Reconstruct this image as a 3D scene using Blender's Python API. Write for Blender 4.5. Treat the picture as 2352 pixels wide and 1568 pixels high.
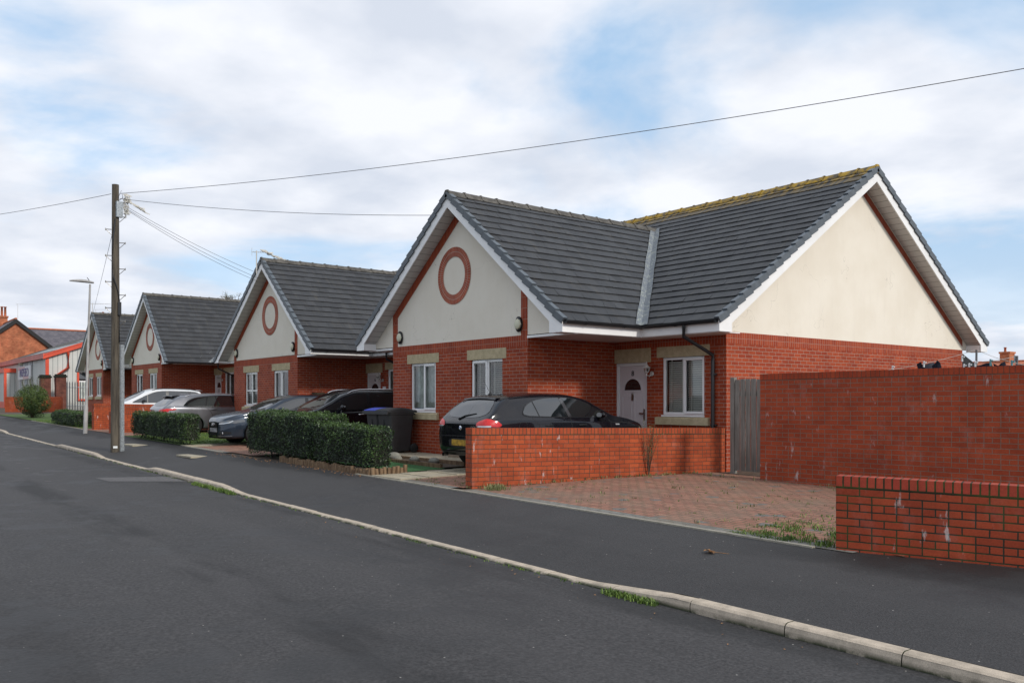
import bpy, bmesh, math, random
from mathutils import Vector, Matrix, Euler, noise
from mathutils.bvhtree import BVHTree
from mathutils.geometry import delaunay_2d_cdt
random.seed(7)
R = math.radians
for o in list(bpy.data.objects): bpy.data.objects.remove(o)
scene = bpy.context.scene
COL = scene.collection

# ---------------------------------------------------------------- camera
CZ = 1.68
cam_d = bpy.data.cameras.new("camera"); cam = bpy.data.objects.new("camera", cam_d); COL.objects.link(cam)
cam.location = (0, 0, CZ); cam.rotation_euler = (R(90), 0, R(51.5))
cam_d.sensor_width = 36; cam_d.lens = 2003/2352*36; cam_d.shift_y = (921.8-784)/2352
cam_d.clip_start = 0.1; cam_d.clip_end = 6000
scene.camera = cam
scene.render.engine = 'CYCLES'
scene.view_settings.view_transform = 'Standard'; scene.view_settings.look = 'None'
scene.view_settings.gamma = 1; scene.view_settings.exposure = 0.32

# ---------------------------------------------------------------- world + sun
SUN_EL, SUN_DIR = R(33), Vector((0.99, 0.12, 0)).normalized()
world = bpy.data.worlds.new("World"); scene.world = world; world.use_nodes = True
def build_world():
    nt = world.node_tree; nt.nodes.clear(); N = nt.nodes.new; L = nt.links.new
    out = N('ShaderNodeOutputWorld'); bg = N('ShaderNodeBackground'); bg.inputs[1].default_value = 0.1
    sky = N('ShaderNodeTexSky'); sky.sky_type = 'NISHITA'; sky.sun_disc = False
    sky.sun_elevation = SUN_EL; sky.sun_rotation = math.atan2(SUN_DIR.x, SUN_DIR.y)
    sky.air_density = 1.0; sky.dust_density = 1.0; sky.ozone_density = 2.0
    tc = N('ShaderNodeTexCoord'); sep = N('ShaderNodeSeparateXYZ'); L(tc.outputs['Generated'], sep.inputs[0])
    # cloud layer coordinates: direction divided by its height
    zz = N('ShaderNodeMath'); zz.operation = 'MAXIMUM'; zz.inputs[1].default_value = 0.0; L(sep.outputs[2], zz.inputs[0])
    z2 = N('ShaderNodeMath'); z2.operation = 'ADD'; z2.inputs[1].default_value = 0.16; L(zz.outputs[0], z2.inputs[0])
    dx = N('ShaderNodeMath'); dx.operation = 'DIVIDE'; L(sep.outputs[0], dx.inputs[0]); L(z2.outputs[0], dx.inputs[1])
    dy = N('ShaderNodeMath'); dy.operation = 'DIVIDE'; L(sep.outputs[1], dy.inputs[0]); L(z2.outputs[0], dy.inputs[1])
    cb = N('ShaderNodeCombineXYZ'); L(dx.outputs[0], cb.inputs[0]); L(dy.outputs[0], cb.inputs[1])
    mp = N('ShaderNodeMapping'); mp.inputs['Location'].default_value = (CLX, CLY, 0.0); L(cb.outputs[0], mp.inputs[0])
    n1 = N('ShaderNodeTexNoise'); n1.inputs['Scale'].default_value = 0.75; n1.inputs['Detail'].default_value = 7; n1.inputs['Roughness'].default_value = 0.46
    n1.inputs['Distortion'].default_value = 0.35
    L(mp.outputs[0], n1.inputs['Vector'])
    r1 = N('ShaderNodeMapRange'); r1.inputs['From Min'].default_value = 0.35; r1.inputs['From Max'].default_value = 0.52; r1.interpolation_type = 'SMOOTHSTEP'
    L(n1.outputs['Fac'], r1.inputs['Value'])
    n2 = N('ShaderNodeTexNoise'); n2.inputs['Scale'].default_value = 2.4; n2.inputs['Detail'].default_value = 6; n2.inputs['Roughness'].default_value = 0.5
    mp2 = N('ShaderNodeMapping'); mp2.inputs['Location'].default_value = (7.3, 2.2, 3.0); L(cb.outputs[0], mp2.inputs[0]); L(mp2.outputs[0], n2.inputs['Vector'])
    n1.inputs['Roughness'].default_value = 0.54
    cr = N('ShaderNodeValToRGB'); e = cr.color_ramp.elements
    e[0].position = 0.36; e[0].color = (5.65, 6.1, 6.95, 1); e[1].position = 0.62; e[1].color = (7.7, 7.9, 8.4, 1)
    L(n2.outputs['Fac'], cr.inputs[0])
    # thin milky veil over the blue
    ve = N('ShaderNodeMixRGB'); ve.inputs[0].default_value = 0.62; ve.inputs[2].default_value = (4.0, 6.2, 8.7, 1)
    L(sky.outputs[0], ve.inputs[1])
    hz = N('ShaderNodeMapRange'); hz.inputs['From Min'].default_value = 0.0; hz.inputs['From Max'].default_value = 0.22
    hz.inputs['To Min'].default_value = 1.0; hz.inputs['To Max'].default_value = 0.0; L(sep.outputs[2], hz.inputs['Value'])
    mxf = N('ShaderNodeMath'); mxf.operation = 'MAXIMUM'; L(r1.outputs[0], mxf.inputs[0])
    h2 = N('ShaderNodeMath'); h2.operation = 'MULTIPLY'; h2.inputs[1].default_value = 0.8; L(hz.outputs[0], h2.inputs[0]); L(h2.outputs[0], mxf.inputs[1])
    mx = N('ShaderNodeMixRGB'); L(mxf.outputs[0], mx.inputs[0]); L(ve.outputs[0], mx.inputs[1]); L(cr.outputs[0], mx.inputs[2])
    L(mx.outputs[0], bg.inputs[0]); L(bg.outputs[0], out.inputs[0])
CLX, CLY = 1.3, 4.2
build_world()
sun_d = bpy.data.lights.new("sun", 'SUN'); sun = bpy.data.objects.new("sun", sun_d); COL.objects.link(sun)
sun_d.energy = 2.0; sun_d.angle = R(8); sun_d.color = (1.0, 0.95, 0.87)
sv = Vector((SUN_DIR.x*math.cos(SUN_EL), SUN_DIR.y*math.cos(SUN_EL), math.sin(SUN_EL)))
sun.rotation_euler = sv.to_track_quat('Z', 'Y').to_euler()

# ---------------------------------------------------------------- helpers
def tag(o, label=None, cat=None, group=None, kind=None):
    if label: o['label'] = label
    if cat: o['category'] = cat
    if group: o['group'] = group
    if kind: o['kind'] = kind
    return o
def empty(name, loc, rz=0, label=None, cat=None, group=None):
    o = bpy.data.objects.new(name, None); COL.objects.link(o); o.empty_display_size = 0.2
    o.location = loc; o.rotation_euler = (0, 0, rz); return tag(o, label, cat, group)
def wmat(o):
    m = Matrix.Translation(o.location) @ o.rotation_euler.to_matrix().to_4x4()
    return wmat(o.parent) @ m if o.parent else m
class MB:
    def __init__(s): s.v = []; s.f = []; s.uv = []; s.mi = []; s.smooth = []; s.col = []
    def face(s, pts, uv=None, smooth=False, col=None):
        b = len(s.v); s.v += [tuple(p) for p in pts]; s.f.append(tuple(range(b, b+len(pts)))); s.uv.append(uv); s.smooth.append(smooth); s.col.append(col)
    def grid(s, rows, smooth=True, closed=False, uv=None):
        b = len(s.v); n = len(rows[0])
        for r in rows: s.v += [tuple(p) for p in r]
        for i in range(len(rows)-1):
            for j in range(n if closed else n-1):
                k = (j+1) % n
                s.f.append((b+i*n+j, b+i*n+k, b+(i+1)*n+k, b+(i+1)*n+j)); s.smooth.append(smooth); s.col.append(None)
                s.uv.append([uv[i][j], uv[i][k], uv[i+1][k], uv[i+1][j]] if uv else None)
    def box(s, x0, x1, y0, y1, z0, z1, M=None):
        p = [Vector((x, y, z)) for z in (z0, z1) for y in (y0, y1) for x in (x0, x1)]
        F = [(0,2,3,1), (4,5,7,6), (0,1,5,4), (2,6,7,3), (0,4,6,2), (1,3,7,5)]
        for f in F:
            q = [p[i] for i in f]
            n = (q[1]-q[0]).cross(q[2]-q[0])
            uv = auto_uv(q, n)
            s.face([M @ a for a in q] if M else q, uv)
    def prism(s, poly, ext, smooth=False):
        # poly: list of 3d points, extruded along vector ext
        e = Vector(ext); a = [Vector(p) for p in poly]; b = [p+e for p in a]
        s.face(a); s.face(b[::-1])
        for i in range(len(a)):
            j = (i+1) % len(a); s.face([a[i], b[i], b[j], a[j]], None, smooth)
    def tube(s, pts, r, seg=8, cap=True):
        pts = [Vector(p) for p in pts]; rows = []
        up = Vector((0, 0, 1))
        for i, p in enumerate(pts):
            t = (pts[min(i+1, len(pts)-1)]-pts[max(i-1, 0)]).normalized()
            a = t.cross(up); a = a.normalized() if a.length > 1e-3 else Vector((1, 0, 0)); b = t.cross(a)
            rr = r[i] if isinstance(r, (list, tuple)) else r
            rows.append([p+(a*math.cos(2*math.pi*k/seg)+b*math.sin(2*math.pi*k/seg))*rr for k in range(seg)])
        s.grid(rows, closed=True)
        if cap: s.face(rows[0][::-1]); s.face(rows[-1])
    def lathe(s, prof, c=(0, 0, 0), seg=24, axis='z', smooth=True):
        rows = []
        for (r, h) in prof:
            row = []
            for k in range(seg):
                a = 2*math.pi*k/seg; u, w = r*math.cos(a), r*math.sin(a)
                p = {'z': (u, w, h), 'y': (u, h, w), 'x': (h, u, w)}[axis]
                row.append((p[0]+c[0], p[1]+c[1], p[2]+c[2]))
            rows.append(row)
        s.grid(rows, smooth=smooth, closed=True)
    def build(s, name, m, parent=None, world=False, label=None, cat=None, group=None, kind=None, weld=False, bevel=0):
        me = bpy.data.meshes.new(name); vs = s.v
        if world and parent is not None:
            inv = wmat(parent).inverted(); vs = [tuple(inv @ Vector(v)) for v in vs]
        me.from_pydata(vs, [], s.f); me.uv_layers.new(name='UVMap')
        has = any(c is not None for c in s.col); U = []; K = []
        for p, uv, sm, c in zip(me.polygons, s.uv, s.smooth, s.col):
            p.use_smooth = sm
            if uv is None: uv = auto_uv([Vector(s.v[i]) for i in s.f[p.index]], None)
            for w in uv: U += [w[0], w[1]]; K += [c or 0.0]*3+[1.0]
        me.uv_layers['UVMap'].data.foreach_set('uv', U)
        if has: me.color_attributes.new('rnd', 'FLOAT_COLOR', 'CORNER'); me.color_attributes['rnd'].data.foreach_set('color', K)
        me.materials.append(m)
        if weld or bevel:
            bm = bmesh.new(); bm.from_mesh(me); bmesh.ops.remove_doubles(bm, verts=bm.verts, dist=1e-4)
            bmesh.ops.recalc_face_normals(bm, faces=bm.faces); bm.to_mesh(me); bm.free()
        o = bpy.data.objects.new(name, me); COL.objects.link(o)
        if parent is not None: o.parent = parent
        if bevel:
            md = o.modifiers.new('bevel', 'BEVEL'); md.width = bevel; md.segments = 2; md.limit_method = 'ANGLE'; md.angle_limit = R(40)
        return tag(o, label, cat, group, kind)
def build_parts(mb, name, m, parent=None, **kw):
    # one object per connected piece
    key = {}; par = list(range(len(mb.f)))
    def find(a):
        while par[a] != a: par[a] = par[par[a]]; a = par[a]
        return a
    for fi, f in enumerate(mb.f):
        for i in f:
            kk = tuple(round(c, 4) for c in mb.v[i])
            if kk in key: par[find(fi)] = find(key[kk])
            else: key[kk] = fi
    groups = {}
    for fi in range(len(mb.f)): groups.setdefault(find(fi), []).append(fi)
    out = []
    for fs in groups.values():
        n = MB()
        for fi in fs: n.face([mb.v[i] for i in mb.f[fi]], mb.uv[fi], mb.smooth[fi], mb.col[fi])
        out.append(n.build(name, m, parent, **kw))
    return out
def auto_uv(q, n):
    if n is None:
        n = Vector((0, 0, 0)); c = q[0]
        for i in range(1, len(q)-1): n += (q[i]-c).cross(q[i+1]-c)
    n = n.normalized() if n.length > 0 else Vector((0, 0, 1))
    if abs(n.z) > 0.75: return [(p.x, p.y) for p in q]
    if abs(n.x) > abs(n.y): return [(p.y, p.z) for p in q]
    return [(p.x, p.z) for p in q]
def text_part(name, s, size, m, parent, loc, rot, depth=0.004):
    cu = bpy.data.curves.new(name, 'FONT'); cu.body = s; cu.size = size; cu.extrude = depth; cu.align_x = 'CENTER'; cu.align_y = 'CENTER'
    t = bpy.data.objects.new(name, cu); COL.objects.link(t)
    dg = bpy.context.evaluated_depsgraph_get(); me = bpy.data.meshes.new_from_object(t.evaluated_get(dg))
    bpy.data.objects.remove(t); me.materials.clear(); me.materials.append(m)
    o = bpy.data.objects.new(name, me); COL.objects.link(o); o.parent = parent; o.location = loc; o.rotation_euler = rot
    return o
def lerp(a, b, t): return a+(b-a)*t
def interp(tab, x):
    # smooth (catmull-rom style monotone) interpolation through (x, y) pairs
    if x <= tab[0][0]: return tab[0][1]
    if x >= tab[-1][0]: return tab[-1][1]
    n = len(tab)
    for i in range(n-1):
        if tab[i][0] <= x <= tab[i+1][0]:
            x0, y0 = tab[i]; x1, y1 = tab[i+1]; h = x1-x0; t = (x-x0)/h; d = (y1-y0)/h
            def slope(k):
                if k <= 0 or k >= n-1: return None
                a = (tab[k][1]-tab[k-1][1])/(tab[k][0]-tab[k-1][0]); b = (tab[k+1][1]-tab[k][1])/(tab[k+1][0]-tab[k][0])
                return 0 if a*b <= 0 else 2*a*b/(a+b)
            m0 = slope(i); m1 = slope(i+1); m0 = d if m0 is None else m0; m1 = d if m1 is None else m1
            return ((2*t**3-3*t*t+1)*y0+(t**3-2*t*t+t)*h*m0+(-2*t**3+3*t*t)*y1+(t**3-t*t)*h*m1)

# ---------------------------------------------------------------- materials
class NT:
    def __init__(s, name):
        s.m = bpy.data.materials.new(name); s.m.use_nodes = True; s.t = s.m.node_tree; s.b = s.t.nodes['Principled BSDF']
    def n(s, typ, **kw):
        x = s.t.nodes.new('ShaderNode'+typ)
        for k, v in kw.items():
            if k.startswith('i_'): x.inputs[k[2:].replace('_', ' ')].default_value = v
            else: setattr(x, k, v)
        return x
    def l(s, a, b): s.t.links.new(a, b)
    def math(s, op, a, b=None, c=None):
        x = s.n('Math', operation=op)
        for i, v in enumerate((a, b, c)):
            if v is None: continue
            if isinstance(v, (int, float)): x.inputs[i].default_value = v
            else: s.l(v, x.inputs[i])
        return x.outputs[0]
    def mix(s, f, a, b, mode='MIX'):
        x = s.n('MixRGB', blend_type=mode)
        for i, v in enumerate((f, a, b)):
            if isinstance(v, (int, float)): x.inputs[i].default_value = v
            elif isinstance(v, tuple): x.inputs[i].default_value = v if len(v) == 4 else (*v, 1)
            else: s.l(v, x.inputs[i])
        return x.outputs[0]
    def noise(s, scale, detail=4, rough=0.5, vec=None, dist=0):
        x = s.n('TexNoise'); x.inputs['Scale'].default_value = scale; x.inputs['Detail'].default_value = detail
        x.inputs['Roughness'].default_value = rough; x.inputs['Distortion'].default_value = dist
        if vec is not None: s.l(vec, x.inputs['Vector'])
        return x.outputs['Fac']
    def ramp(s, v, a, b, lo=0.0, hi=1.0):
        x = s.n('MapRange', interpolation_type='SMOOTHSTEP'); x.inputs['From Min'].default_value = a; x.inputs['From Max'].default_value = b
        x.inputs['To Min'].default_value = lo; x.inputs['To Max'].default_value = hi; s.l(v, x.inputs['Value']); return x.outputs[0]
    def coord(s, kind='Object', scale=None, loc=None):
        c = s.n('TexCoord').outputs[kind]
        if scale or loc:
            m = s.n('Mapping'); s.l(c, m.inputs[0])
            if scale: m.inputs['Scale'].default_value = scale
            if loc: m.inputs['Location'].default_value = loc
            c = m.outputs[0]
        return c
    def world(s, scale=None):
        c = s.n('NewGeometry').outputs['Position']
        if scale: m = s.n('Mapping'); s.l(c, m.inputs[0]); m.inputs['Scale'].default_value = scale; c = m.outputs[0]
        return c
    def base(s, c):
        if isinstance(c, tuple): s.b.inputs['Base Color'].default_value = (*c, 1)
        else: s.l(c, s.b.inputs['Base Color'])
    def rough(s, r):
        if isinstance(r, (int, float)): s.b.inputs['Roughness'].default_value = r
        else: s.l(r, s.b.inputs['Roughness'])
    def bump(s, h, strength=0.4, dist=0.01):
        x = s.n('Bump'); x.inputs['Strength'].default_value = strength; x.inputs['Distance'].default_value = dist
        s.l(h, x.inputs['Height']); s.l(x.outputs[0], s.b.inputs['Normal'])
def plain(name, c, rough=0.5, metal=0, vary=0.0, scale=3, coat=0, spec=0.5, bump=0):
    t = NT(name); t.rough(rough); t.b.inputs['Metallic'].default_value = metal; t.b.inputs['Coat Weight'].default_value = coat
    t.b.inputs['Coat Roughness'].default_value = 0.03; t.b.inputs['Specular IOR Level'].default_value = spec
    if vary:
        f = t.noise(scale, 6, 0.6, t.world()); k = t.ramp(f, 0.3, 0.7, 1-vary, 1+vary)
        x = t.n('VectorMath', operation='SCALE'); x.inputs[0].default_value = c; t.l(k, x.inputs['Scale']); t.base(x.outputs[0])
        if bump: t.bump(f, bump)
    else: t.base(c)
    return t.m
def brick_mat(name, c1, c2, mortar, w=0.225, h=0.075, headers=False, efflo=0.0, msize=0.0055, soldier=False, dirt=0.25, rough=0.62, headrow=3, moss=0.0):
    t = NT(name); uv = t.coord('UV')
    if soldier:  # rotate so bricks stand on end
        mm = t.n('Mapping'); mm.inputs['Rotation'].default_value = (0, 0, R(90)); t.l(uv, mm.inputs[0]); vec = mm.outputs[0]
    else: vec = uv
    wob = t.n('TexNoise'); wob.inputs['Scale'].default_value = 9; wob.inputs['Detail'].default_value = 2; t.l(uv, wob.inputs['Vector'])
    ad = t.n('VectorMath', operation='MULTIPLY_ADD'); t.l(wob.outputs['Color'], ad.inputs[0]); ad.inputs[1].default_value = (0.006, 0.006, 0); t.l(vec, ad.inputs[2])
    vec = ad.outputs[0]
    def bt(width, offset):
        x = t.n('TexBrick'); x.offset = offset; x.squash = 1.0; x.inputs['Scale'].default_value = 1
        x.inputs['Brick Width'].default_value = width; x.inputs['Row Height'].default_value = h
        x.inputs['Mortar Size'].default_value = msize; x.inputs['Mortar Smooth'].default_value = 0.25; x.inputs['Bias'].default_value = 0
        x.inputs['Color1'].default_value = (*c1, 1); x.inputs['Color2'].default_value = (*c2, 1); x.inputs['Mortar'].default_value = (*mortar, 1)
        t.l(vec, x.inputs['Vector']); return x
    b1 = bt(w, 0.0 if soldier else 0.5)
    col, fac = b1.outputs['Color'], b1.outputs['Fac']
    if headers:
        b2 = bt(w/2, 0.5); sp = t.n('SeparateXYZ'); t.l(vec, sp.inputs[0])
        row = t.math('FLOOR', t.math('DIVIDE', sp.outputs[1], h)); k = t.math('COMPARE', t.math('FLOORED_MODULO', row, 4), float(headrow), 0.1)
        col = t.mix(k, col, b2.outputs['Color']); fac = t.mix(k, fac, b2.outputs['Fac'])
    pos = t.world()
    d = t.noise(2.1, 6, 0.6, pos); fine = t.noise(60, 3, 0.6, pos)
    k = t.math('MULTIPLY', t.ramp(d, 0.3, 0.7, 1-dirt, 1+dirt*0.5), t.ramp(fine, 0.25, 0.75, 0.86, 1.1))
    x = t.n('VectorMath', operation='SCALE'); t.l(col, x.inputs[0]); t.l(k, x.inputs['Scale']); col = x.outputs[0]
    if efflo:
        # white salt: bleeding out of joints, running down in short streaks
        n1 = t.noise(1.0, 5, 0.65, t.world((9, 9, 3.2))); n2 = t.noise(0.8, 2, 0.5, t.world((1, 1, 1)))
        e = t.math('MULTIPLY', t.ramp(n1, 0.625-0.02*efflo, 0.72), t.ramp(n2, 0.44, 0.56))
        bloom = t.math('MULTIPLY', t.ramp(t.noise(2.2, 5, 0.7, t.world((1.6, 1.6, 1))), 0.52, 0.76), 0.10*efflo)
        e = t.math('MAXIMUM', t.math('MULTIPLY', e, 0.6), bloom)
        col = t.mix(e, col, (0.60, 0.57, 0.55))
    if moss:
        mk = t.math('MULTIPLY', fac, t.ramp(t.noise(3.1, 4, 0.6, pos), 0.45, 0.62, 0, moss)); col = t.mix(mk, col, (0.05, 0.065, 0.015))
    t.base(col); t.rough(0.75); t.b.inputs['Specular IOR Level'].default_value = 0.25
    hgt = t.math('ADD', t.math('MULTIPLY', t.math('SUBTRACT', 1.0, fac), 1.0), t.math('MULTIPLY', fine, 0.12))
    t.bump(hgt, 0.55, 0.006)
    return t.m
HB1, HB2 = (0.27, 0.038, 0.014), (0.37, 0.064, 0.021)
M = {}
M['brick_house'] = brick_mat('brick_house', HB1, HB2, (0.35, 0.255, 0.20), dirt=0.14, msize=.005)
M['brick_soldier'] = brick_mat('brick_soldier', HB1, HB2, (0.36, 0.20, 0.15), soldier=True, w=0.225, h=0.075, dirt=0.1)
M['brick_wall'] = brick_mat('brick_wall', (0.31, 0.053, 0.017), (0.40, 0.078, 0.025), (0.06, 0.045, 0.03), headers=True, efflo=1.0, dirt=0.18)
M['brick_cap'] = brick_mat('brick_cap', (0.33, 0.055, 0.02), (0.41, 0.085, 0.03), (0.06, 0.045, 0.03), soldier=True, w=0.5, h=0.075, msize=0.007, dirt=0.2, moss=0.5)
M['brick_dark'] = brick_mat('brick_dark', (0.27, 0.041, 0.016), (0.34, 0.058, 0.022), (0.022, 0.025, 0.016), headers=True, efflo=0.55, msize=0.0075, dirt=0.18, headrow=1, moss=0.6)
M['brick_tall'] = brick_mat('brick_tall', (0.30, 0.048, 0.017), (0.38, 0.067, 0.024), (0.20, 0.14, 0.105), headers=True, efflo=0.9, dirt=0.18)
M['brick_old'] = brick_mat('brick_old', (0.40, 0.11, 0.05), (0.50, 0.17, 0.08), (0.30, 0.17, 0.11), dirt=0.35)
M['brick_pillar'] = brick_mat('brick_pillar', (0.12, 0.035, 0.025), (0.17, 0.055, 0.035), (0.16, 0.11, 0.09), dirt=0.4)
def render_mat():
    t = NT('cream_render'); pos = t.world()
    a = t.noise(1.1, 6, 0.6, pos); st = t.noise(2.0, 6, 0.7, t.world((2.6, 2.6, 0.35)))
    c = t.mix(t.ramp(a, 0.3, 0.7), (0.74, 0.675, 0.57), (0.79, 0.73, 0.63))
    c = t.mix(t.math('MULTIPLY', t.ramp(st, 0.5, 0.8), 0.10), c, (0.42, 0.39, 0.33))
    v = t.n('TexVoronoi', feature='DISTANCE_TO_EDGE'); v.inputs['Scale'].default_value = 0.55; wv = t.n('VectorMath', operation='ADD'); nn = t.n('TexNoise'); nn.inputs['Scale'].default_value = 3; t.l(pos, nn.inputs['Vector']); t.l(pos, wv.inputs[0]); t.l(nn.outputs['Color'], wv.inputs[1]); t.l(wv.outputs[0], v.inputs['Vector'])
    cr = t.math('MULTIPLY', t.math('LESS_THAN', v.outputs[0], 0.0022), t.ramp(t.noise(0.9, 2, 0.5, pos), 0.52, 0.56)); c = t.mix(t.math('MULTIPLY', cr, 0.4), c, (0.2, 0.17, 0.13))
    t.base(c); t.rough(0.9); t.bump(t.noise(140, 3, 0.6, pos), 0.25, 0.003); return t.m
M['render'] = render_mat()
def asphalt(name, base, patch=1.0, speck=0.5, worn=0.0, sc=70, bands=(), damp_shade=False):
    t = NT(name); pos = t.world()
    g = t.noise(sc, 3, 0.75, pos); big = t.noise(0.32, 5, 0.55, pos, 0.4); mid = t.noise(3.5, 6, 0.65, pos)
    v = t.n('TexVoronoi'); v.inputs['Scale'].default_value = sc*0.55; t.l(pos, v.inputs['Vector'])
    c = t.mix(t.ramp(g, 0.3, 0.72), tuple(x*0.22 for x in base), tuple(x*1.85 for x in base))
    c = t.mix(0.35, c, t.mix(v.outputs['Distance'], tuple(x*1.35 for x in base), tuple(x*0.35 for x in base)))
    c = t.mix(t.ramp(mid, 0.35, 0.7, 0, 0.25), c, tuple(x*0.6 for x in base))
    dark = t.math('MULTIPLY', t.ramp(big, 0.47, 0.60), t.ramp(t.noise(1.6, 5, 0.65, pos), 0.38, 0.6))
    c = t.mix(t.math('MULTIPLY', dark, 0.5*patch), c, tuple(x*0.28 for x in base))
    # long wheel-track / crown banding that follows the street
    bn = t.noise(1.0, 4, 0.55, t.world((0.06, 0.9, 1))); c = t.mix(t.ramp(bn, 0.35, 0.7, 0, 0.28), c, tuple(x*1.5 for x in base))
    py_ = t.n('SeparateXYZ'); t.l(pos, py_.inputs[0])
    for (yc, hw, amt) in bands:      # oil and tar staining along the wheel paths, broken up
        m_ = t.ramp(t.math('ABSOLUTE', t.math('SUBTRACT', py_.outputs[1], yc)), hw*.3, hw, 1, 0)
        m_ = t.math('MULTIPLY', m_, t.ramp(t.noise(1.0, 5, 0.6, t.world((0.35, 1.4, 1))), 0.40, 0.60)); c = t.mix(t.math('MULTIPLY', m_, amt), c, tuple(x*0.25 for x in base))
    if damp_shade:                          # damp at the hedge foot; damp plus painted shade along the near wall
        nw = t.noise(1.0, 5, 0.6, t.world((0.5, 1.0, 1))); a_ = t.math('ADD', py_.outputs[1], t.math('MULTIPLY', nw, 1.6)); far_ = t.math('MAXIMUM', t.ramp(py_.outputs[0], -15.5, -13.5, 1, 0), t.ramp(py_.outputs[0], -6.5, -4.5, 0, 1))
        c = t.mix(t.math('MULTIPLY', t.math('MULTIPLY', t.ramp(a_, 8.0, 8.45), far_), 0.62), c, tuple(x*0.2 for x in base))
    sp = t.n('TexVoronoi'); sp.inputs['Scale'].default_value = 11; t.l(pos, sp.inputs['Vector'])
    pick = t.math('GREATER_THAN', t.n('SeparateColor').outputs[0], 2.0)
    sc1 = t.n('SeparateColor'); t.l(sp.outputs['Color'], sc1.inputs[0])
    s = t.math('MULTIPLY', t.math('LESS_THAN', sp.outputs['Distance'], 0.075), t.math('GREATER_THAN', sc1.outputs[0], 0.86))
    c = t.mix(t.math('MULTIPLY', s, speck), c, (0.34, 0.32, 0.29))
    t.base(c); t.rough(t.ramp(dark, 0, 1, 0.80, 0.62)); t.bump(t.math('ADD', g, t.math('MULTIPLY', v.outputs['Distance'], 0.8)), 0.5, 0.006)
    t.b.inputs['Specular IOR Level'].default_value = 0.4
    return t.m
M['road'] = asphalt('asphalt_road', (0.047, 0.0445, 0.0448), 1.25, 0.9, sc=38, bands=((3.1, .42, .75), (5.5, .35, .6), (1.2, .5, .4)))
M['pave'] = asphalt('asphalt_pavement', (0.042, 0.040, 0.0402), 1.1, 0.8, sc=85, damp_shade=True)
M['patch'] = plain('old_patch', (0.095, 0.09, 0.09), 0.85, vary=0.3, scale=30, bump=0.3)
def concrete(name, c, sc=18, rough=0.85, dirt=(0.12, 0.105, 0.08), amt=0.45, moss=False):
    t = NT(name); pos = t.world(); f = t.noise(sc, 8, 0.7, pos); g = t.noise(190, 2, 0.6, pos)
    cc = t.mix(t.ramp(f, 0.32, 0.7, 0, amt), c, dirt); cc = t.mix(t.ramp(g, 0.35, 0.65), cc, tuple(min(1, x*1.15) for x in c), 'MULTIPLY') if False else cc
    sp = t.ramp(g, 0.3, 0.7, 0.8, 1.15); x = t.n('VectorMath', operation='SCALE'); t.l(cc, x.inputs[0]); t.l(sp, x.inputs['Scale']); cc = x.outputs[0]
    if moss: 
        z = t.n('SeparateXYZ'); t.l(t.coord('UV'), z.inputs[0]); mk = t.math('MULTIPLY', t.ramp(z.outputs[1], 0.0, 0.05, 1, 0), t.ramp(t.noise(5, 5, 0.6, pos), 0.35, 0.55)); cc = t.mix(mk, cc, (0.03, 0.038, 0.014))
    t.base(cc); t.rough(rough); t.bump(g, 0.35, 0.003); return t.m
M['kerb'] = concrete('kerb_concrete', (0.52, 0.435, 0.34), 7, moss=True)
M['slab'] = concrete('paving_slab', (0.42, 0.37, 0.27), 5)
M['stone'] = concrete('cast_stone', (0.52, 0.43, 0.27), 8, dirt=(0.26, 0.2, 0.11), amt=0.5)
M['edging'] = concrete('edging_kerb', (0.34, 0.31, 0.25), 9)
M['cobble'] = concrete('cobble_stone', (0.24, 0.235, 0.20), 9)
def paver(name, c1, c2, mort, grass=0.5):
    t = NT(name); pos = t.world()
    b = t.n('TexBrick'); b.offset = 0.5; b.inputs['Scale'].default_value = 1; b.inputs['Brick Width'].default_value = 0.205; b.inputs['Row Height'].default_value = 0.103
    b.inputs['Mortar Size'].default_value = 0.010; b.inputs['Mortar Smooth'].default_value = 0.3; b.inputs['Bias'].default_value = 0
    b.inputs['Color1'].default_value = (*c1, 1); b.inputs['Color2'].default_value = (*c2, 1); b.inputs['Mortar'].default_value = (*mort, 1)
    t.l(t.coord('UV'), b.inputs['Vector'])
    c = b.outputs['Color']; v = t.n('TexVoronoi'); v.inputs['Scale'].default_value = 6.5; t.l(pos, v.inputs['Vector'])
    sc = t.n('SeparateColor'); t.l(v.outputs['Color'], sc.inputs[0]); c = t.mix(t.math('GREATER_THAN', sc.outputs[0], 0.965), c, (0.15, 0.145, 0.14), 'MIX')
    c = t.mix(b.outputs['Fac'], c, mort)
    k = t.math('MULTIPLY', b.outputs['Fac'], t.ramp(t.noise(1.3, 5, 0.7, pos), 0.42, 0.62)); c = t.mix(t.math('MULTIPLY', k, grass), c, (0.10, 0.11, 0.035))
    d = t.ramp(t.noise(0.9, 6, 0.6, pos), 0.4, 0.7, 0, 0.5); c = t.mix(d, c, (0.17, 0.14, 0.10))
    sp = t.ramp(t.noise(70, 3, 0.7, pos), 0.3, 0.7, 0.75, 1.15); x = t.n('VectorMath', operation='SCALE'); t.l(c, x.inputs[0]); t.l(sp, x.inputs['Scale'])
    t.base(x.outputs[0]); t.rough(0.85); t.bump(t.math('SUBTRACT', 1.0, b.outputs['Fac']), 0.5, 0.006); return t.m
M['paver'] = paver('block_paving', (0.24, 0.10, 0.066), (0.34, 0.165, 0.11), (0.06, 0.05, 0.03))
M['paver_grey'] = paver('block_border', (0.17, 0.165, 0.155), (0.22, 0.21, 0.19), (0.09, 0.085, 0.06), 0.3)
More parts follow.
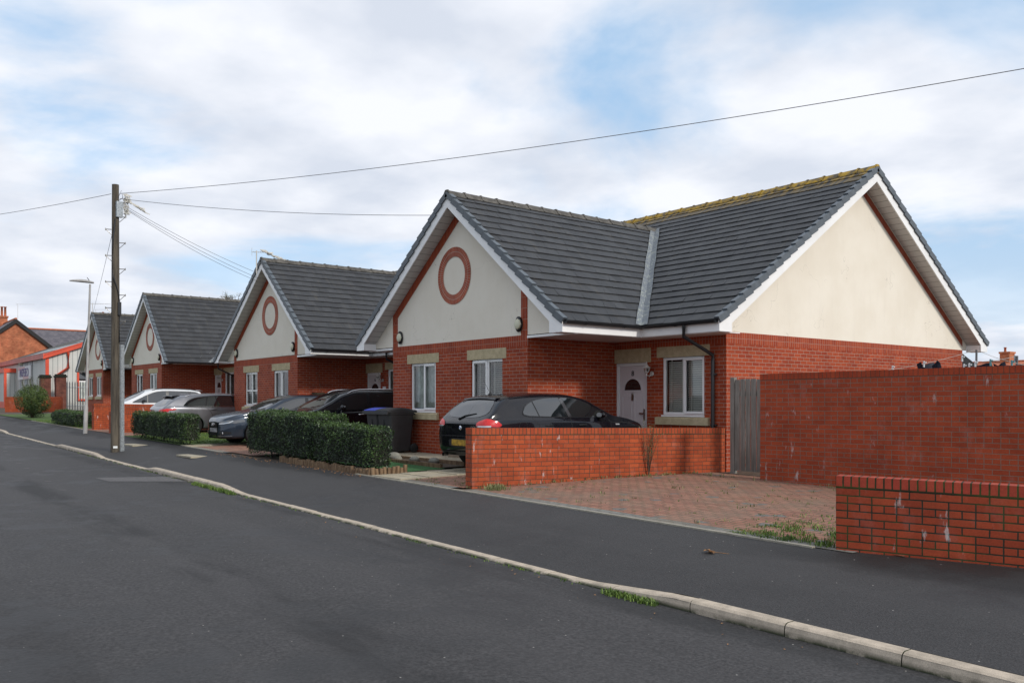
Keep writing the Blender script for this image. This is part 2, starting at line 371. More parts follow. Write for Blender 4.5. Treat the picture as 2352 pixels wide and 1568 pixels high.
def tile_mat():
    t = NT('roof_tiles'); uv = t.coord('UV'); pos = t.world()
    b = t.n('TexBrick'); b.offset = 0.5; b.inputs['Scale'].default_value = 1; b.inputs['Brick Width'].default_value = 0.3; b.inputs['Row Height'].default_value = 0.3
    b.inputs['Mortar Size'].default_value = 0.004; b.inputs['Mortar Smooth'].default_value = 0.2; b.inputs['Bias'].default_value = 0
    b.inputs['Color1'].default_value = (0.026, 0.0265, 0.029, 1); b.inputs['Color2'].default_value = (0.045, 0.046, 0.049, 1); b.inputs['Mortar'].default_value = (0.014, 0.014, 0.016, 1)
    t.l(uv, b.inputs['Vector'])
    mp = t.n('Mapping'); mp.inputs['Scale'].default_value = (7, 1.1, 1); t.l(uv, mp.inputs[0])
    st = t.noise(1.0, 7, 0.7, mp.outputs[0]); c = t.mix(t.ramp(st, 0.50, 0.80, 0, 0.5), b.outputs['Color'], (0.10, 0.085, 0.060))
    gr = t.noise(90, 3, 0.7, pos); x = t.n('VectorMath', operation='SCALE'); t.l(c, x.inputs[0]); t.l(t.ramp(gr, 0.3, 0.7, 0.7, 1.2), x.inputs['Scale']); c = x.outputs[0]
    # yellow lichen: vertex colour R marks how close a tile is to the weathered ridge
    at = t.n('Attribute', attribute_name='rnd'); at.attribute_type = 'GEOMETRY'; lm = t.math('MULTIPLY', t.ramp(t.noise(1.0, 6, 0.7, mp.outputs[0]), 0.38, 0.60), at.outputs['Fac'])
    c = t.mix(lm, c, (0.42, 0.26, 0.03)); t.base(c); t.rough(0.62); t.bump(t.math('ADD', t.math('MULTIPLY', b.outputs['Fac'], -1.0), t.math('MULTIPLY', gr, 0.3)), 0.4, 0.006); return t.m
M['tile'] = tile_mat()
M['verge'] = plain('verge_cap_grey', (0.085, 0.10, 0.115), 0.45, vary=0.15, scale=6)
M['ridge'] = plain('ridge_tile', (0.085, 0.078, 0.068), 0.8, vary=0.4, scale=7, bump=0.3)
def lichen_ridge():
    t = NT('ridge_lichen'); f = t.noise(4, 6, 0.7, t.world()); t.base(t.mix(t.ramp(f, 0.38, 0.6), (0.08, 0.072, 0.06), (0.42, 0.26, 0.03))); t.rough(0.85); return t.m
M['ridge_lichen'] = lichen_ridge()
def lead_mat():
    t = NT('lead_flashing'); f = t.noise(3.0, 5, 0.6, t.world((3, 3, 6)), 1.5); t.base(t.mix(t.ramp(f, 0.5, 0.66), (0.13, 0.145, 0.165), (0.32, 0.34, 0.29))); t.rough(0.6); t.bump(f, 0.4, 0.01); return t.m
M['lead'] = lead_mat()
M['upvc'] = plain('white_upvc', (0.82, 0.81, 0.80), 0.32, vary=0.05, scale=1.5)
M['soffit'] = None
def soffit():
    t = NT('soffit_board'); s = t.n('SeparateXYZ'); t.l(t.coord('UV'), s.inputs[0])
    g = t.math('LESS_THAN', t.math('FLOORED_MODULO', s.outputs[0], 0.2), 0.012); t.base(t.mix(g, (0.56, 0.54, 0.52), (0.13, 0.12, 0.11))); t.rough(0.5); return t.m
M['soffit'] = soffit()
M['doorwhite'] = plain('door_skin', (0.66, 0.60, 0.60), 0.35)
M['black_plastic'] = plain('black_plastic', (0.012, 0.012, 0.014), 0.32)
M['grey_plastic'] = plain('bin_plastic', (0.028, 0.029, 0.031), 0.5, vary=0.15, scale=3)
M['blue_plastic'] = plain('blue_plastic', (0.02, 0.055, 0.55), 0.4)
M['dark'] = plain('dark_interior', (0.022, 0.021, 0.020), 0.9)
M['black'] = plain('matte_black', (0.008, 0.008, 0.009), 0.7)
M['blind'] = plain('blind_slat', (0.72, 0.70, 0.64), 0.55)
M['net'] = plain('net_curtain', (0.50, 0.54, 0.50), 0.8, vary=0.3, scale=4)
M['curtain'] = plain('curtain', (0.20, 0.14, 0.11), 0.9, vary=0.4, scale=12)
M['chrome'] = plain('chrome', (0.75, 0.75, 0.76), 0.12, metal=1)
M['brass'] = plain('dull_metal', (0.35, 0.32, 0.28), 0.3, metal=1)
M['galv'] = plain('galvanised_steel', (0.36, 0.39, 0.41), 0.45, metal=0.35, vary=0.3, scale=25)
M['white_metal'] = plain('white_metal', (0.55, 0.53, 0.49), 0.5, vary=0.15, scale=9)
M['cream_plastic'] = plain('cream_plastic', (0.62, 0.60, 0.45), 0.4)
M['lampgrey'] = plain('lamp_column_paint', (0.33, 0.32, 0.31), 0.5, vary=0.2, scale=3)
M['pale'] = plain('weathered_pale', (0.085, 0.09, 0.10), 0.5, metal=0.3)
M['wire'] = plain('wire_grey', (0.05, 0.05, 0.055), 0.6)
M['tyre'] = plain('tyre_rubber', (0.012, 0.012, 0.012), 0.8)
M['rim'] = plain('alloy_rim', (0.42, 0.43, 0.44), 0.3, metal=0.8)
M['plate_y'] = plain('plate_yellow', (0.33, 0.20, 0.02), 0.5, vary=0.5, scale=14)
M['plate_w'] = plain('plate_grey', (0.30, 0.30, 0.31), 0.5, vary=0.3, scale=10)
M['tail_red'] = plain('tail_lamp_red', (0.55, 0.008, 0.008), 0.25, coat=0.4)
M['lamp_clear'] = plain('lamp_clear', (0.55, 0.56, 0.58), 0.07, metal=0.4, coat=1)
M['lamp_grey'] = plain('lamp_inner', (0.13, 0.135, 0.14), 0.15, metal=0.5, coat=1)
M['amber'] = plain('amber', (0.6, 0.25, 0.05), 0.3)
def paint(name, c, metal=0.0, rough=0.22, coat=1.0):
    t = NT(name); t.b.inputs['Metallic'].default_value = metal; t.b.inputs['Coat Weight'].default_value = coat*.75; t.b.inputs['Specular IOR Level'].default_value = 0.15; t.b.inputs['Coat Roughness'].default_value = 0.02
    d = t.noise(2.5, 6, 0.6, t.world()); t.base(t.mix(t.ramp(d, 0.45, 0.8, 0, 0.025), c, (0.16, 0.15, 0.13))); t.rough(t.ramp(d, 0.3, 0.8, rough, rough+0.2)); return t.m
M['paint_black'] = paint('paint_black', (0.004, 0.004, 0.007))
M['paint_navy'] = paint('paint_dark_blue_grey', (0.030, 0.042, 0.062), 0.55, 0.3)
M['paint_grey'] = paint('paint_graphite', (0.20, 0.205, 0.225), 0.75, 0.3)
M['paint_white'] = paint('paint_white', (0.68, 0.70, 0.72), 0, 0.3)
def carglass():
    t = NT('car_glass'); t.base((0.010, 0.013, 0.015)); t.rough(0.02); t.b.inputs['IOR'].default_value = 1.9; t.b.inputs['Specular IOR Level'].default_value = 0.7; return t.m
M['carglass'] = carglass()
def winglass():
    t = NT('window_glass'); nt = t.t; nt.nodes.remove(t.b); o = nt.nodes['Material Output']
    tr = t.n('BsdfTransparent'); gl = t.n('BsdfGlossy'); gl.inputs['Roughness'].default_value = 0.02; fr = t.n('Fresnel'); fr.inputs['IOR'].default_value = 1.55
    tr.inputs[0].default_value = (0.86, 0.89, 0.88, 1)
    mx = t.n('MixShader'); f = t.math('ADD', fr.outputs[0], 0.06); t.l(f, mx.inputs[0]); t.l(tr.outputs[0], mx.inputs[1]); t.l(gl.outputs[0], mx.inputs[2]); t.l(mx.outputs[0], o.inputs[0]); return t.m
M['glass'] = winglass()
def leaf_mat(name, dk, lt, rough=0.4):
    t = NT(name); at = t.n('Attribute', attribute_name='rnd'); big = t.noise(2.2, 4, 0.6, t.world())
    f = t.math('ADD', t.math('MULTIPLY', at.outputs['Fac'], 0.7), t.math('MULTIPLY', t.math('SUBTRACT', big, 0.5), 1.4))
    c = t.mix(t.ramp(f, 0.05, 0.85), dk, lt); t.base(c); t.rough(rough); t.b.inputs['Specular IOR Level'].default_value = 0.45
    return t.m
M['leaf_hedge'] = leaf_mat('privet_leaf', (0.012, 0.028, 0.010), (0.062, 0.115, 0.022))
M['leaf_bush'] = leaf_mat('bush_leaf', (0.022, 0.045, 0.010), (0.12, 0.18, 0.035), 0.5)
M['leaf_grass'] = leaf_mat('grass_blade', (0.045, 0.085, 0.012), (0.16, 0.24, 0.045), 0.6)
M['leaf_dry'] = leaf_mat('weed_blade', (0.085, 0.10, 0.030), (0.26, 0.24, 0.11), 0.7)
M['hedge_core'] = plain('hedge_twigs', (0.012, 0.014, 0.008), 0.95, vary=0.4, scale=20)
M['twig'] = plain('twig_bark', (0.075, 0.05, 0.032), 0.9, vary=0.3, scale=20)
def lawn(name, a, b, sc=25):
    t = NT(name); f = t.noise(sc, 6, 0.7, t.world()); t.base(t.mix(t.ramp(f, 0.3, 0.7), a, b)); t.rough(0.95); t.bump(f, 0.6, 0.02); return t.m
M['lawn'] = lawn('lawn_grass', (0.035, 0.075, 0.012), (0.075, 0.13, 0.022))
M['turf'] = lawn('artificial_turf', (0.020, 0.085, 0.022), (0.036, 0.13, 0.033), 60)
M['soil'] = lawn('soil', (0.045, 0.03, 0.02), (0.10, 0.075, 0.05), 8)
M['ground'] = lawn('far_ground', (0.07, 0.08, 0.04), (0.13, 0.12, 0.09), 0.4)
def wood(name, a, b, sc=(14, 14, 1.2), rough=0.85):
    t = NT(name); f = t.noise(1.5, 8, 0.7, t.coord('Object', scale=sc)); g = t.noise(1.0, 3, 0.5, t.world()); c = t.mix(t.ramp(f, 0.3, 0.72), a, b); c = t.mix(t.ramp(g, 0.5, 0.8, 0, 0.4), c, tuple(x*0.5 for x in a)); t.base(c); t.rough(rough); t.bump(f, 0.5, 0.01); return t.m
M['gatewood'] = wood('weathered_boards', (0.15, 0.135, 0.115), (0.29, 0.27, 0.24))
M['polewood'] = wood('creosoted_pole', (0.030, 0.024, 0.018), (0.135, 0.112, 0.082), (9, 9, 0.7))
M['logs'] = wood('log_roll', (0.10, 0.055, 0.03), (0.27, 0.18, 0.10), (14, 14, 2))
M['clad'] = None
def clad():
    t = NT('profiled_cladding'); s = t.n('SeparateXYZ'); t.l(t.coord('UV'), s.inputs[0]); m = t.math('FLOORED_MODULO', s.outputs[0], 0.33); g = t.math('LESS_THAN', m, 0.05)
    d = t.noise(0.8, 5, 0.6, t.world((1, 1, 0.3))); c = t.mix(t.ramp(d, 0.35, 0.7), (0.46, 0.47, 0.44), (0.56, 0.565, 0.535)); t.base(t.mix(g, c, (0.30, 0.31, 0.30))); t.rough(0.5); return t.m
M['clad'] = clad()
M['clad_grey'] = plain('faded_panel', (0.30, 0.31, 0.32), 0.6, vary=0.1, scale=2)
M['red'] = plain('orange_red_trim', (0.62, 0.075, 0.032), 0.4, vary=0.1, scale=1)
M['red_faded'] = plain('faded_red_trim', (0.50, 0.16, 0.13), 0.6, vary=0.12, scale=1)
M['asbestos'] = plain('corrugated_sheet', (0.075, 0.072, 0.066), 0.9, vary=0.6, scale=5)
M['rooflight'] = plain('rooflight_sheet', (0.25, 0.27, 0.27), 0.6, vary=0.25, scale=2)
def slate():
    t = NT('slates'); b = t.n('TexBrick'); b.inputs['Scale'].default_value = 1; b.inputs['Brick Width'].default_value = 0.3; b.inputs['Row Height'].default_value = 0.22; b.inputs['Mortar Size'].default_value = 0.006; b.inputs['Bias'].default_value = 0
    b.inputs['Color1'].default_value = (0.075, 0.07, 0.085, 1); b.inputs['Color2'].default_value = (0.125, 0.115, 0.13, 1); b.inputs['Mortar'].default_value = (0.04, 0.04, 0.05, 1); t.l(t.coord('UV'), b.inputs['Vector']); t.base(b.outputs['Color']); t.rough(0.6); return t.m
M['slate'] = slate()
M['terracotta'] = plain('terracotta', (0.42, 0.13, 0.06), 0.8, vary=0.2, scale=3)
M['pavement_sign'] = plain('sign_board', (0.62, 0.62, 0.62), 0.5)
M['sign_pink'] = plain('sign_pink', (0.56, 0.36, 0.36), 0.5)
M['sign_purple'] = plain('sign_purple', (0.15, 0.12, 0.24), 0.5)
M['blue_badge'] = plain('badge_blue', (0.03, 0.12, 0.42), 0.3)
M['cloth_navy'] = plain('cloth_navy', (0.006, 0.007, 0.018), 0.95)
M['cloth_grey'] = plain('cloth_grey', (0.10, 0.105, 0.125), 0.95)
M['cloth_white'] = plain('cloth_white', (0.7, 0.72, 0.72), 0.9)
M['teal'] = plain('peg_teal', (0.12, 0.30, 0.32), 0.5)
M['meterbox'] = plain('meter_box_plastic', (0.24, 0.18, 0.13), 0.7, vary=0.2, scale=5)
M['plastic_rag'] = plain('torn_plastic', (0.55, 0.53, 0.48), 0.7, vary=0.2, scale=8)
M['leaflitter'] = plain('dead_leaf', (0.30, 0.15, 0.06), 0.8, vary=0.4, scale=30)
M['mesh_dark'] = plain('grille_mesh', (0.012, 0.012, 0.013), 0.4)
M['orange_brick'] = brick_mat('brick_orange_far', (0.42, 0.12, 0.05), (0.52, 0.2, 0.09), (0.36, 0.22, 0.14), dirt=0.3)

# ---------------------------------------------------------------- ground levels
def gb(X): X = max(X, -78); return 0.0125*(-X-4)             # fall of the street
def yk(X): return 5.86+0.008*max(0, -X-8)                      # back of the kerb
def yb(X): return 7.88+0.01*max(0, -X-20)                     # back of the pavement
KH = [(-90,.1),(-41.6,.1),(-40.8,.025),(-31.2,.025),(-30.4,.1),(-25.9,.1),(-24.9,.025),(-21.0,.025),(-20.3,.1),(-16.0,.1),(-15.0,.025),(-6.1,.025),(-5.0,.1),(20,.1)]
def kh(X):
    for (a, p), (b, q) in zip(KH, KH[1:]):
        if a <= X <= b: return lerp(p, q, (X-a)/(b-a))
    return .1
def gz(X, Y):
    b = gb(X)
    if Y < yk(X): return b-0.1
    kt = b-0.1+kh(X)
    if Y < yb(X): return lerp(kt, b+0.19, (Y-yk(X))/(yb(X)-yk(X)))
    return b+0.19+0.05*min(1, (Y-yb(X))/3)
XS = [x*0.5 for x in range(-180, 31)]
def sheet(name, mat, xs, y0f, y1f, ny=1, dz=0.0, kind='structure', zf=None, label=None, cat=None, thick=None):
    mb = MB(); rows = []; uv = []
    for X in xs:
        a, b = y0f(X), y1f(X); rows.append([]); uv.append([])
        for j in range(ny+1):
            y = lerp(a, b, j/ny); rows[-1].append((X, y, (zf or gz)(X, y)+dz)); uv[-1].append((X, y))
    mb.grid(rows, smooth=True, uv=uv); return mb.build(name, mat, kind=kind, label=label, cat=cat)
g = MB(); g.face([(-3000, -3000, -.9), (3000, -3000, -.9), (3000, 3000, -.9), (-3000, 3000, -.9)])
for X0, X1 in ((-3000, -90), (-90, 15), (15, 300)):
    pass
g.build('ground', M['ground'], kind='structure')
rs = [-400.0, -200.0, -120.0]+XS+[40.0, 80.0]
sheet('road', M['road'], rs, lambda X: -9.0, lambda X: yk(X)-0.12, 1, zf=lambda X, y: gb(X)-0.1)
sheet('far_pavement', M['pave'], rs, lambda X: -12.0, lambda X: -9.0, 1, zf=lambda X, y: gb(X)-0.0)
sheet('verge_ground', M['ground'], rs, lambda X: -300.0, lambda X: -12.0, 1, zf=lambda X, y: gb(X)-0.02)
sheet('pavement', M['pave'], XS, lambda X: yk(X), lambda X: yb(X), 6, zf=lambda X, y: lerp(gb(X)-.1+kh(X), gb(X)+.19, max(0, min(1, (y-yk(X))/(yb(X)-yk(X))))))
def plotz(X, Y): b = gb(X); return b+0.19+0.05*max(0, min(1, (Y-yb(X))/3))
sheet('plot_ground', M['soil'], [-400.0, -200.0, -120.0]+XS+[60.0, 200.0], lambda X: yb(X), lambda X: 60.0, 30, dz=-0.02, zf=plotz)
# kerb stones with joints
def kerbs():
    mb = MB(); x = 8.0; prof = [(-.125, 0), (-.125, .55), (-.118, .82), (-.098, .96), (-.075, 1.0), (0, 1.0)]
    while x > -90:
        L = 0.915; x1 = x-L+0.008
        rows = []; uv = []
        jit = random.uniform(-.003, .003)
        for k in range(4):
            X = lerp(x, x1, k/3); top = kh(X)+jit; r = []; u = []
            for (dy, h) in prof:
                r.append((X, yk(X)+dy, gb(X)-.1-.02+(top+.02)*h)); u.append((X, (top+.02)*h-.02 if h < 1 else .2))
            rows.append(r); uv.append(u)
        mb.grid(rows, smooth=False, uv=uv); mb.face([rows[0][i] for i in range(len(prof))]+[(x, yk(x), gb(x)-.12)]); mb.face([rows[-1][i] for i in range(len(prof))][::-1])
        x -= L
    mb.build('kerb', M['kerb'], kind='structure')
kerbs()
dark_joint = sheet('kerb_bed', M['black'], XS, lambda X: yk(X)-.118, lambda X: yk(X)-.002, 1, zf=lambda X, y: gb(X)-.1+kh(X)-.02)
# pin kerb (pale edging line) at the back of the pavement
def pin(x0, x1, name='edging_kerb'):
    mb = MB(); n = max(1, int(abs(x1-x0)/.9))
    for i in range(n):
        a, b = lerp(x0, x1, i/n), lerp(x0, x1, (i+1)/n)-.006*(1 if x1 > x0 else -1)
        za, zb = gb(a)+.19, gb(b)+.19
        mb.prism([(a, yb(a)-.03, za-.1), (a, yb(a)+.03, za-.1), (a, yb(a)+.03, za+.014), (a, yb(a)-.03, za+.014)], (b-a, yb(b)-yb(a), zb-za))
    return mb.build(name, M['edging'], kind='structure')
pin(-14.6, -5.0); pin(-24.4, -21.5); pin(-48, -37)
def quad_patch(name, mat, pts, dz=.006, n=6, kind='structure', zf=None):
    # bilinear patch draped on the ground
    zf = zf or gz; mb = MB(); A, B, C, D = pts; rows = []; uv = []
    for i in range(n+1):
        rows.append([]); uv.append([])
        for j in range(n+1):
            s, t = i/n, j/n
            x = (1-s)*(1-t)*A[0]+s*(1-t)*B[0]+s*t*C[0]+(1-s)*t*D[0]; y = (1-s)*(1-t)*A[1]+s*(1-t)*B[1]+s*t*C[1]+(1-s)*t*D[1]
            rows[-1].append((x, y, zf(x, y)+dz)); uv[-1].append((x, y))
    mb.grid(rows, uv=uv); return mb.build(name, mat, kind=kind)
YB = 7.88
quad_patch('driveway', M['paver'], [(-11.2, YB+.25), (-4.2, YB+.25), (-4.2, 13.4), (-10.7, 13.4)], zf=plotz, dz=.004, n=12)
quad_patch('driveway_border', M['paver_grey'], [(-11.2, YB+.03), (-4.6, YB+.03), (-4.6, YB+.25), (-11.2, YB+.25)], zf=plotz, dz=.004)
quad_patch('driveway', M['paver'], [(-13.1, YB+.25), (-11.5, YB+.25), (-11.2, 13.9), (-13.1, 13.9)], zf=plotz, dz=.004, n=10)
quad_patch('driveway_border', M['paver_grey'], [(-13.1, YB+.03), (-11.6, YB+.03), (-11.6, YB+.25), (-13.1, YB+.25)], zf=plotz, dz=.004)
quad_patch('driveway', M['paver'], [(-24.0, YB+.2), (-19.9, YB+.2), (-19.9, 14.2), (-24.0, 14.2)], zf=plotz, dz=.004, n=10)
quad_patch('driveway_border', M['paver_grey'], [(-24.0, YB+.05), (-21.4, YB+.05), (-21.4, YB+.2), (-24.0, YB+.2)], zf=plotz, dz=.004)
quad_patch('driveway', M['paver'], [(-41, YB+.2), (-31, YB+.2), (-31, 14.2), (-41, 14.2)], zf=plotz, dz=.004, n=10)
quad_patch('lawn', M['lawn'], [(-31, YB+.1), (-24.9, YB+.1), (-24.9, 11.8), (-31, 11.8)], zf=plotz, dz=.006)
quad_patch('lawn', M['lawn'], [(-60, YB+.5), (-37.2, YB+.3), (-37.2, 12.2), (-60, 12.5)], zf=plotz, dz=.006)
def slab_row(x0, x1, y0, y1, L=.6):
    mb = MB(); y = y0
    while y < y1:
        z = plotz((x0+x1)/2, y+L/2); mb.box(x0, x1, y+.004, min(y+L, y1)-.004, z-.06, z+.012+random.uniform(0, .006)); y += L
    return mb.build('path_slabs', M['slab'], kind='structure')
slab_row(-14.12, -13.74, YB+.06, 12.4); slab_row(-13.74, -13.12, YB+.06, 12.4)
slab_row(-24.9, -24.3, YB+.06, 11.6)
quad_patch('artificial_lawn', M['turf'], [(-19.4, 8.7), (-14.18, 8.7), (-14.18, 9.62), (-19.4, 9.62)], zf=plotz, dz=.02)
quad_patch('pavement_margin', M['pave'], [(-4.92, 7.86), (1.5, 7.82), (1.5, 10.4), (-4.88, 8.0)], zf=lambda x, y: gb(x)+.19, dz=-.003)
quad_patch('garden_bed', M['soil'], [(-19.4, 9.64), (-14.3, 9.64), (-14.3, 10.2), (-19.4, 10.2)], zf=plotz, dz=.03)
# raised slab patio under the bins
def patio():
    mb = MB(); x = -19.1
    while x < -14.45:
        y = 10.2
        while y < 11.36:
            z = .452; mb.box(x+.004, min(x+.6, -14.4)-.004, y+.004, min(y+.6, 11.38)-.004, z-.2, z+random.uniform(0, .008)); y += .6
        x += .6
    mb.build('patio', M['slab'], kind='structure')
patio()
# road patches and paint remains, read off the street surface
def road_at(px, py):
    t = (px-1176)/2003; sn, cs = math.sin(R(38.5)), math.cos(R(38.5)); z = -.1
    for _ in range(12):
        d = (CZ-z)*2003/(py-921.8); X = -cs*d+sn*t*d; Y = sn*d+cs*t*d; z = gb(X)-.1
    return (X, Y)
def road_quad(name, P, n=4): quad_patch(name, M['patch'], [road_at(*p) for p in P], zf=lambda x, y: gb(x)-.1, dz=.004, n=n)
road_quad('road_patch', [(216, 1097), (250, 1105.5), (432, 1105.5), (400, 1094)])
for (a, b, c, d) in ((0, 999.2, 58, 1003.2), (0, 1006, 72, 1008), (70, 1029.4, 150, 1031.6)): road_quad('road_marking', [(a, b), (a, b+1.1), (c, d+1.1), (c, d)])
for (a, b, c) in ((19, 27, 1011.7), (10, 20, 1016.5), (7, 15, 1028), (6, 18, 1035), (12, 25, 1043), (22, 35, 1052), (37, 50, 1062.6), (54, 68, 1074), (75, 89, 1086.6), (103, 118, 1104), (136, 152, 1124)): road_quad('road_marking', [(a, c), (a+1, c+1.3), (b, c+1.6), (b-1, c+.3)], 1)
for (x, y) in ((-21.9, 7.35), (-26.9, 7.35)):
    mb = MB(); z = gz(x, y); mb.box(x-.55, x+.55, y-.3, y+.3, z-.03, z+.008); mb.build('service_cover', M['slab'], kind='structure')

# ---------------------------------------------------------------- windows, doors, fittings
def window(parent, x0, x1, z0, z1, Y, style='slats', opener='right', transom=False):
    """white casement in a wall facing -Y; world coordinates"""
    o = MB(); yf = Y+.045; d = .07; fw = .055
    def bar(a, b, c, e, y=yf, dd=d): o.box(a, b, y, y+dd, c, e)
    bar(x0, x1, z0, z0+fw); bar(x0, x1, z1-fw, z1); bar(x0, x0+fw, z0+fw, z1-fw); bar(x1-fw, x1, z0+fw, z1-fw)
    mid = (x0+x1)/2; bar(mid-.03, mid+.03, z0+fw, z1-fw)
    a, b = (mid+.012, x1-.02) if opener == 'right' else (x0+.02, mid-.012)
    s = .05; y2 = yf-.022
    for q in ((a, b, z0+.03, z0+.03+s), (a, b, z1-.03-s, z1-.03), (a, a+s, z0+.03+s, z1-.03-s), (b-s, b, z0+.03+s, z1-.03-s)): bar(*q, y=y2, dd=.03)
    o.box(x0-.01, x1+.01, Y-.02, yf+.02, z0-.035, z0-.002)
    if transom: bar(x0+fw, x1-fw, z0+.42*(z1-z0), z0+.42*(z1-z0)+.05)
    w = o.build('window', M['upvc'], parent, world=True, bevel=.006)
    v = MB(); v.box(a+.05, b-.05, y2-.014, y2-.001, z1-.026-s*.7, z1-.012-s*.35); v.build('trickle_vent', M['upvc'], w, world=True)
    p = MB(); yg = yf+.03; p.face([(x0+fw, yg, z0+fw), (mid-.03, yg, z0+fw), (mid-.03, yg, z1-fw), (x0+fw, yg, z1-fw)]); p.face([(mid+.03, yg, z0+fw), (x1-fw, yg, z0+fw), (x1-fw, yg, z1-fw), (mid+.03, yg, z1-fw)])
    p.build('pane', M['glass'], w, world=True)
    r = MB(); y0, y1 = yf+d-.005, Y+.75
    r.face([(x0, y1, z0), (x1, y1, z0), (x1, y1, z1), (x0, y1, z1)]); r.face([(x0, y0, z0), (x1, y0, z0), (x1, y1, z0), (x0, y1, z0)]); r.face([(x0, y0, z1), (x1, y0, z1), (x1, y1, z1), (x0, y1, z1)])
    r.face([(x0, y0, z0), (x0, y1, z0), (x0, y1, z1), (x0, y0, z1)]); r.face([(x1, y0, z0), (x1, y1, z0), (x1, y1, z1), (x1, y0, z1)]); r.build('room_behind', M['dark'], w, world=True)
    bl = MB(); yb_ = yf+d+.05
    if style in ('slats', 'slats_open'):
        st = .045; n = int((z1-z0-.1)/st); ang = R(58 if style == 'slats' else 30)
        for (xa, xb) in ((x0+.05, mid-.02), (mid+.02, x1-.05)):
            for i in range(n):
                zz = z0+.06+i*st; c, s_ = math.cos(ang)*.022, math.sin(ang)*.022
                bl.face([(xa, yb_-c, zz-s_), (xb, yb_-c, zz-s_), (xb, yb_+c, zz+s_), (xa, yb_+c, zz+s_)])
            for t in (.22, .80): xx = lerp(xa, xb, t); bl.box(xx-.012, xx+.012, yb_-.03, yb_-.026, z0+.05, z1-.05)
        bl.build('blind', M['blind'], w, world=True)
    elif style == 'net':
        rows = []
        for i in range(25):
            X = lerp(x0, x1, i/24); rows.append([(X, yb_+.02*math.sin(i*1.9)+.012*math.sin(i*.7), z) for z in (z0, z1)])
        bl.grid(rows); bl.build('net_curtain', M['net'], w, world=True)
    elif style == 'curtain':
        for (xa, xb) in ((x0, x0+.3*(x1-x0)), (x1-.3*(x1-x0), x1)):
            rows = [[(lerp(xa, xb, i/12), yb_+.03*math.sin(i*2.1), z) for z in (z0, z1)] for i in range(13)]; bl.grid(rows)
        bl.build('curtain', M['curtain'], w, world=True)
    return w
def door(parent, x0, x1, z0, z1, Y, num=None):
    f = MB(); yf = Y+.05; fw = .065
    f.box(x0, x0+fw, yf, yf+.09, z0, z1); f.box(x1-fw, x1, yf, yf+.09, z0, z1); f.box(x0+fw, x1-fw, yf, yf+.09, z1-fw, z1)
    fr = f.build('door', M['upvc'], parent, world=True, bevel=.006)
    a, b, c, d = x0+fw+.003, x1-fw-.003, z0+.02, z1-fw-.003; yd = yf+.025
    l = MB(); l.box(a, b, yd, yd+.05, c, d)
    w = b-a; H = d-c; mid = (a+b)/2
    def frame(xa, xb, za, zb, t=.022):
        for q in ((xa, xb, za, za+t), (xa, xb, zb-t, zb), (xa, xa+t, za+t, zb-t), (xb-t, xb, za+t, zb-t)): l.box(q[0], q[1], yd-.012, yd-.001, q[2], q[3])
    frame(a+.10*w, a+.45*w, c+.40*H, c+.68*H); frame(a+.55*w, a+.90*w, c+.40*H, c+.68*H); frame(a+.10*w, a+.45*w, c+.07*H, c+.27*H); frame(a+.55*w, a+.90*w, c+.07*H, c+.27*H)
    ac, az, r = mid, c+.74*H, .36*w
    pts = [(ac+math.cos(R(t))*r, az+math.sin(R(t))*r*1.0) for t in range(0, 181, 12)]
    for i in range(len(pts)-1):
        p, q = Vector((pts[i][0], 0, pts[i][1])), Vector((pts[i+1][0], 0, pts[i+1][1])); ce = Vector((ac, 0, az)); pi, qi = ce+(p-ce)*.86, ce+(q-ce)*.86
        l.prism([(p.x, yd-.014, p.z), (q.x, yd-.014, q.z), (qi.x, yd-.014, qi.z), (pi.x, yd-.014, pi.z)], (0, .013, 0))
    l.box(ac-r, ac+r, yd-.014, yd-.001, az-.03, az)
    leaf = l.build('door_leaf', M['doorwhite'], fr, world=True)
    g_ = MB(); g_.face([(ac+math.cos(R(t))*r*.84, yd-.004, az+.004+math.sin(R(t))*r*.84) for t in range(0, 181, 10)]); g_.build('fanlight', M['carglass'], fr, world=True)
    h = MB(); h.box(b-.075, b-.045, yd-.03, yd-.002, c+.42*H, c+.54*H); h.box(b-.17, b-.06, yd-.06, yd-.04, c+.485*H, c+.495*H+.01); h.build('handle', M['brass'], fr, world=True)
    lb = MB(); lb.box(mid-.14, mid+.14, yd-.014, yd-.002, c+.30*H, c+.345*H); lb.build('letterbox', M['brass'], fr, world=True)
    k = MB(); k.lathe([(.0, -.03), (.022, -.03), (.028, -.01), (.02, 0)], (mid, yd, c+.70*H), 12, 'y'); k.box(mid-.022, mid+.022, yd-.03, yd-.002, c+.63*H, c+.69*H); k.build('knocker', M['brass'], fr, world=True)
    if num: 
        W = wmat(fr); p = W.inverted() @ Vector((mid, yd-.008, c+.92*H)); text_part('house_number', num, .16, M['black'], fr, p, (R(90), 0, 0))
    return fr
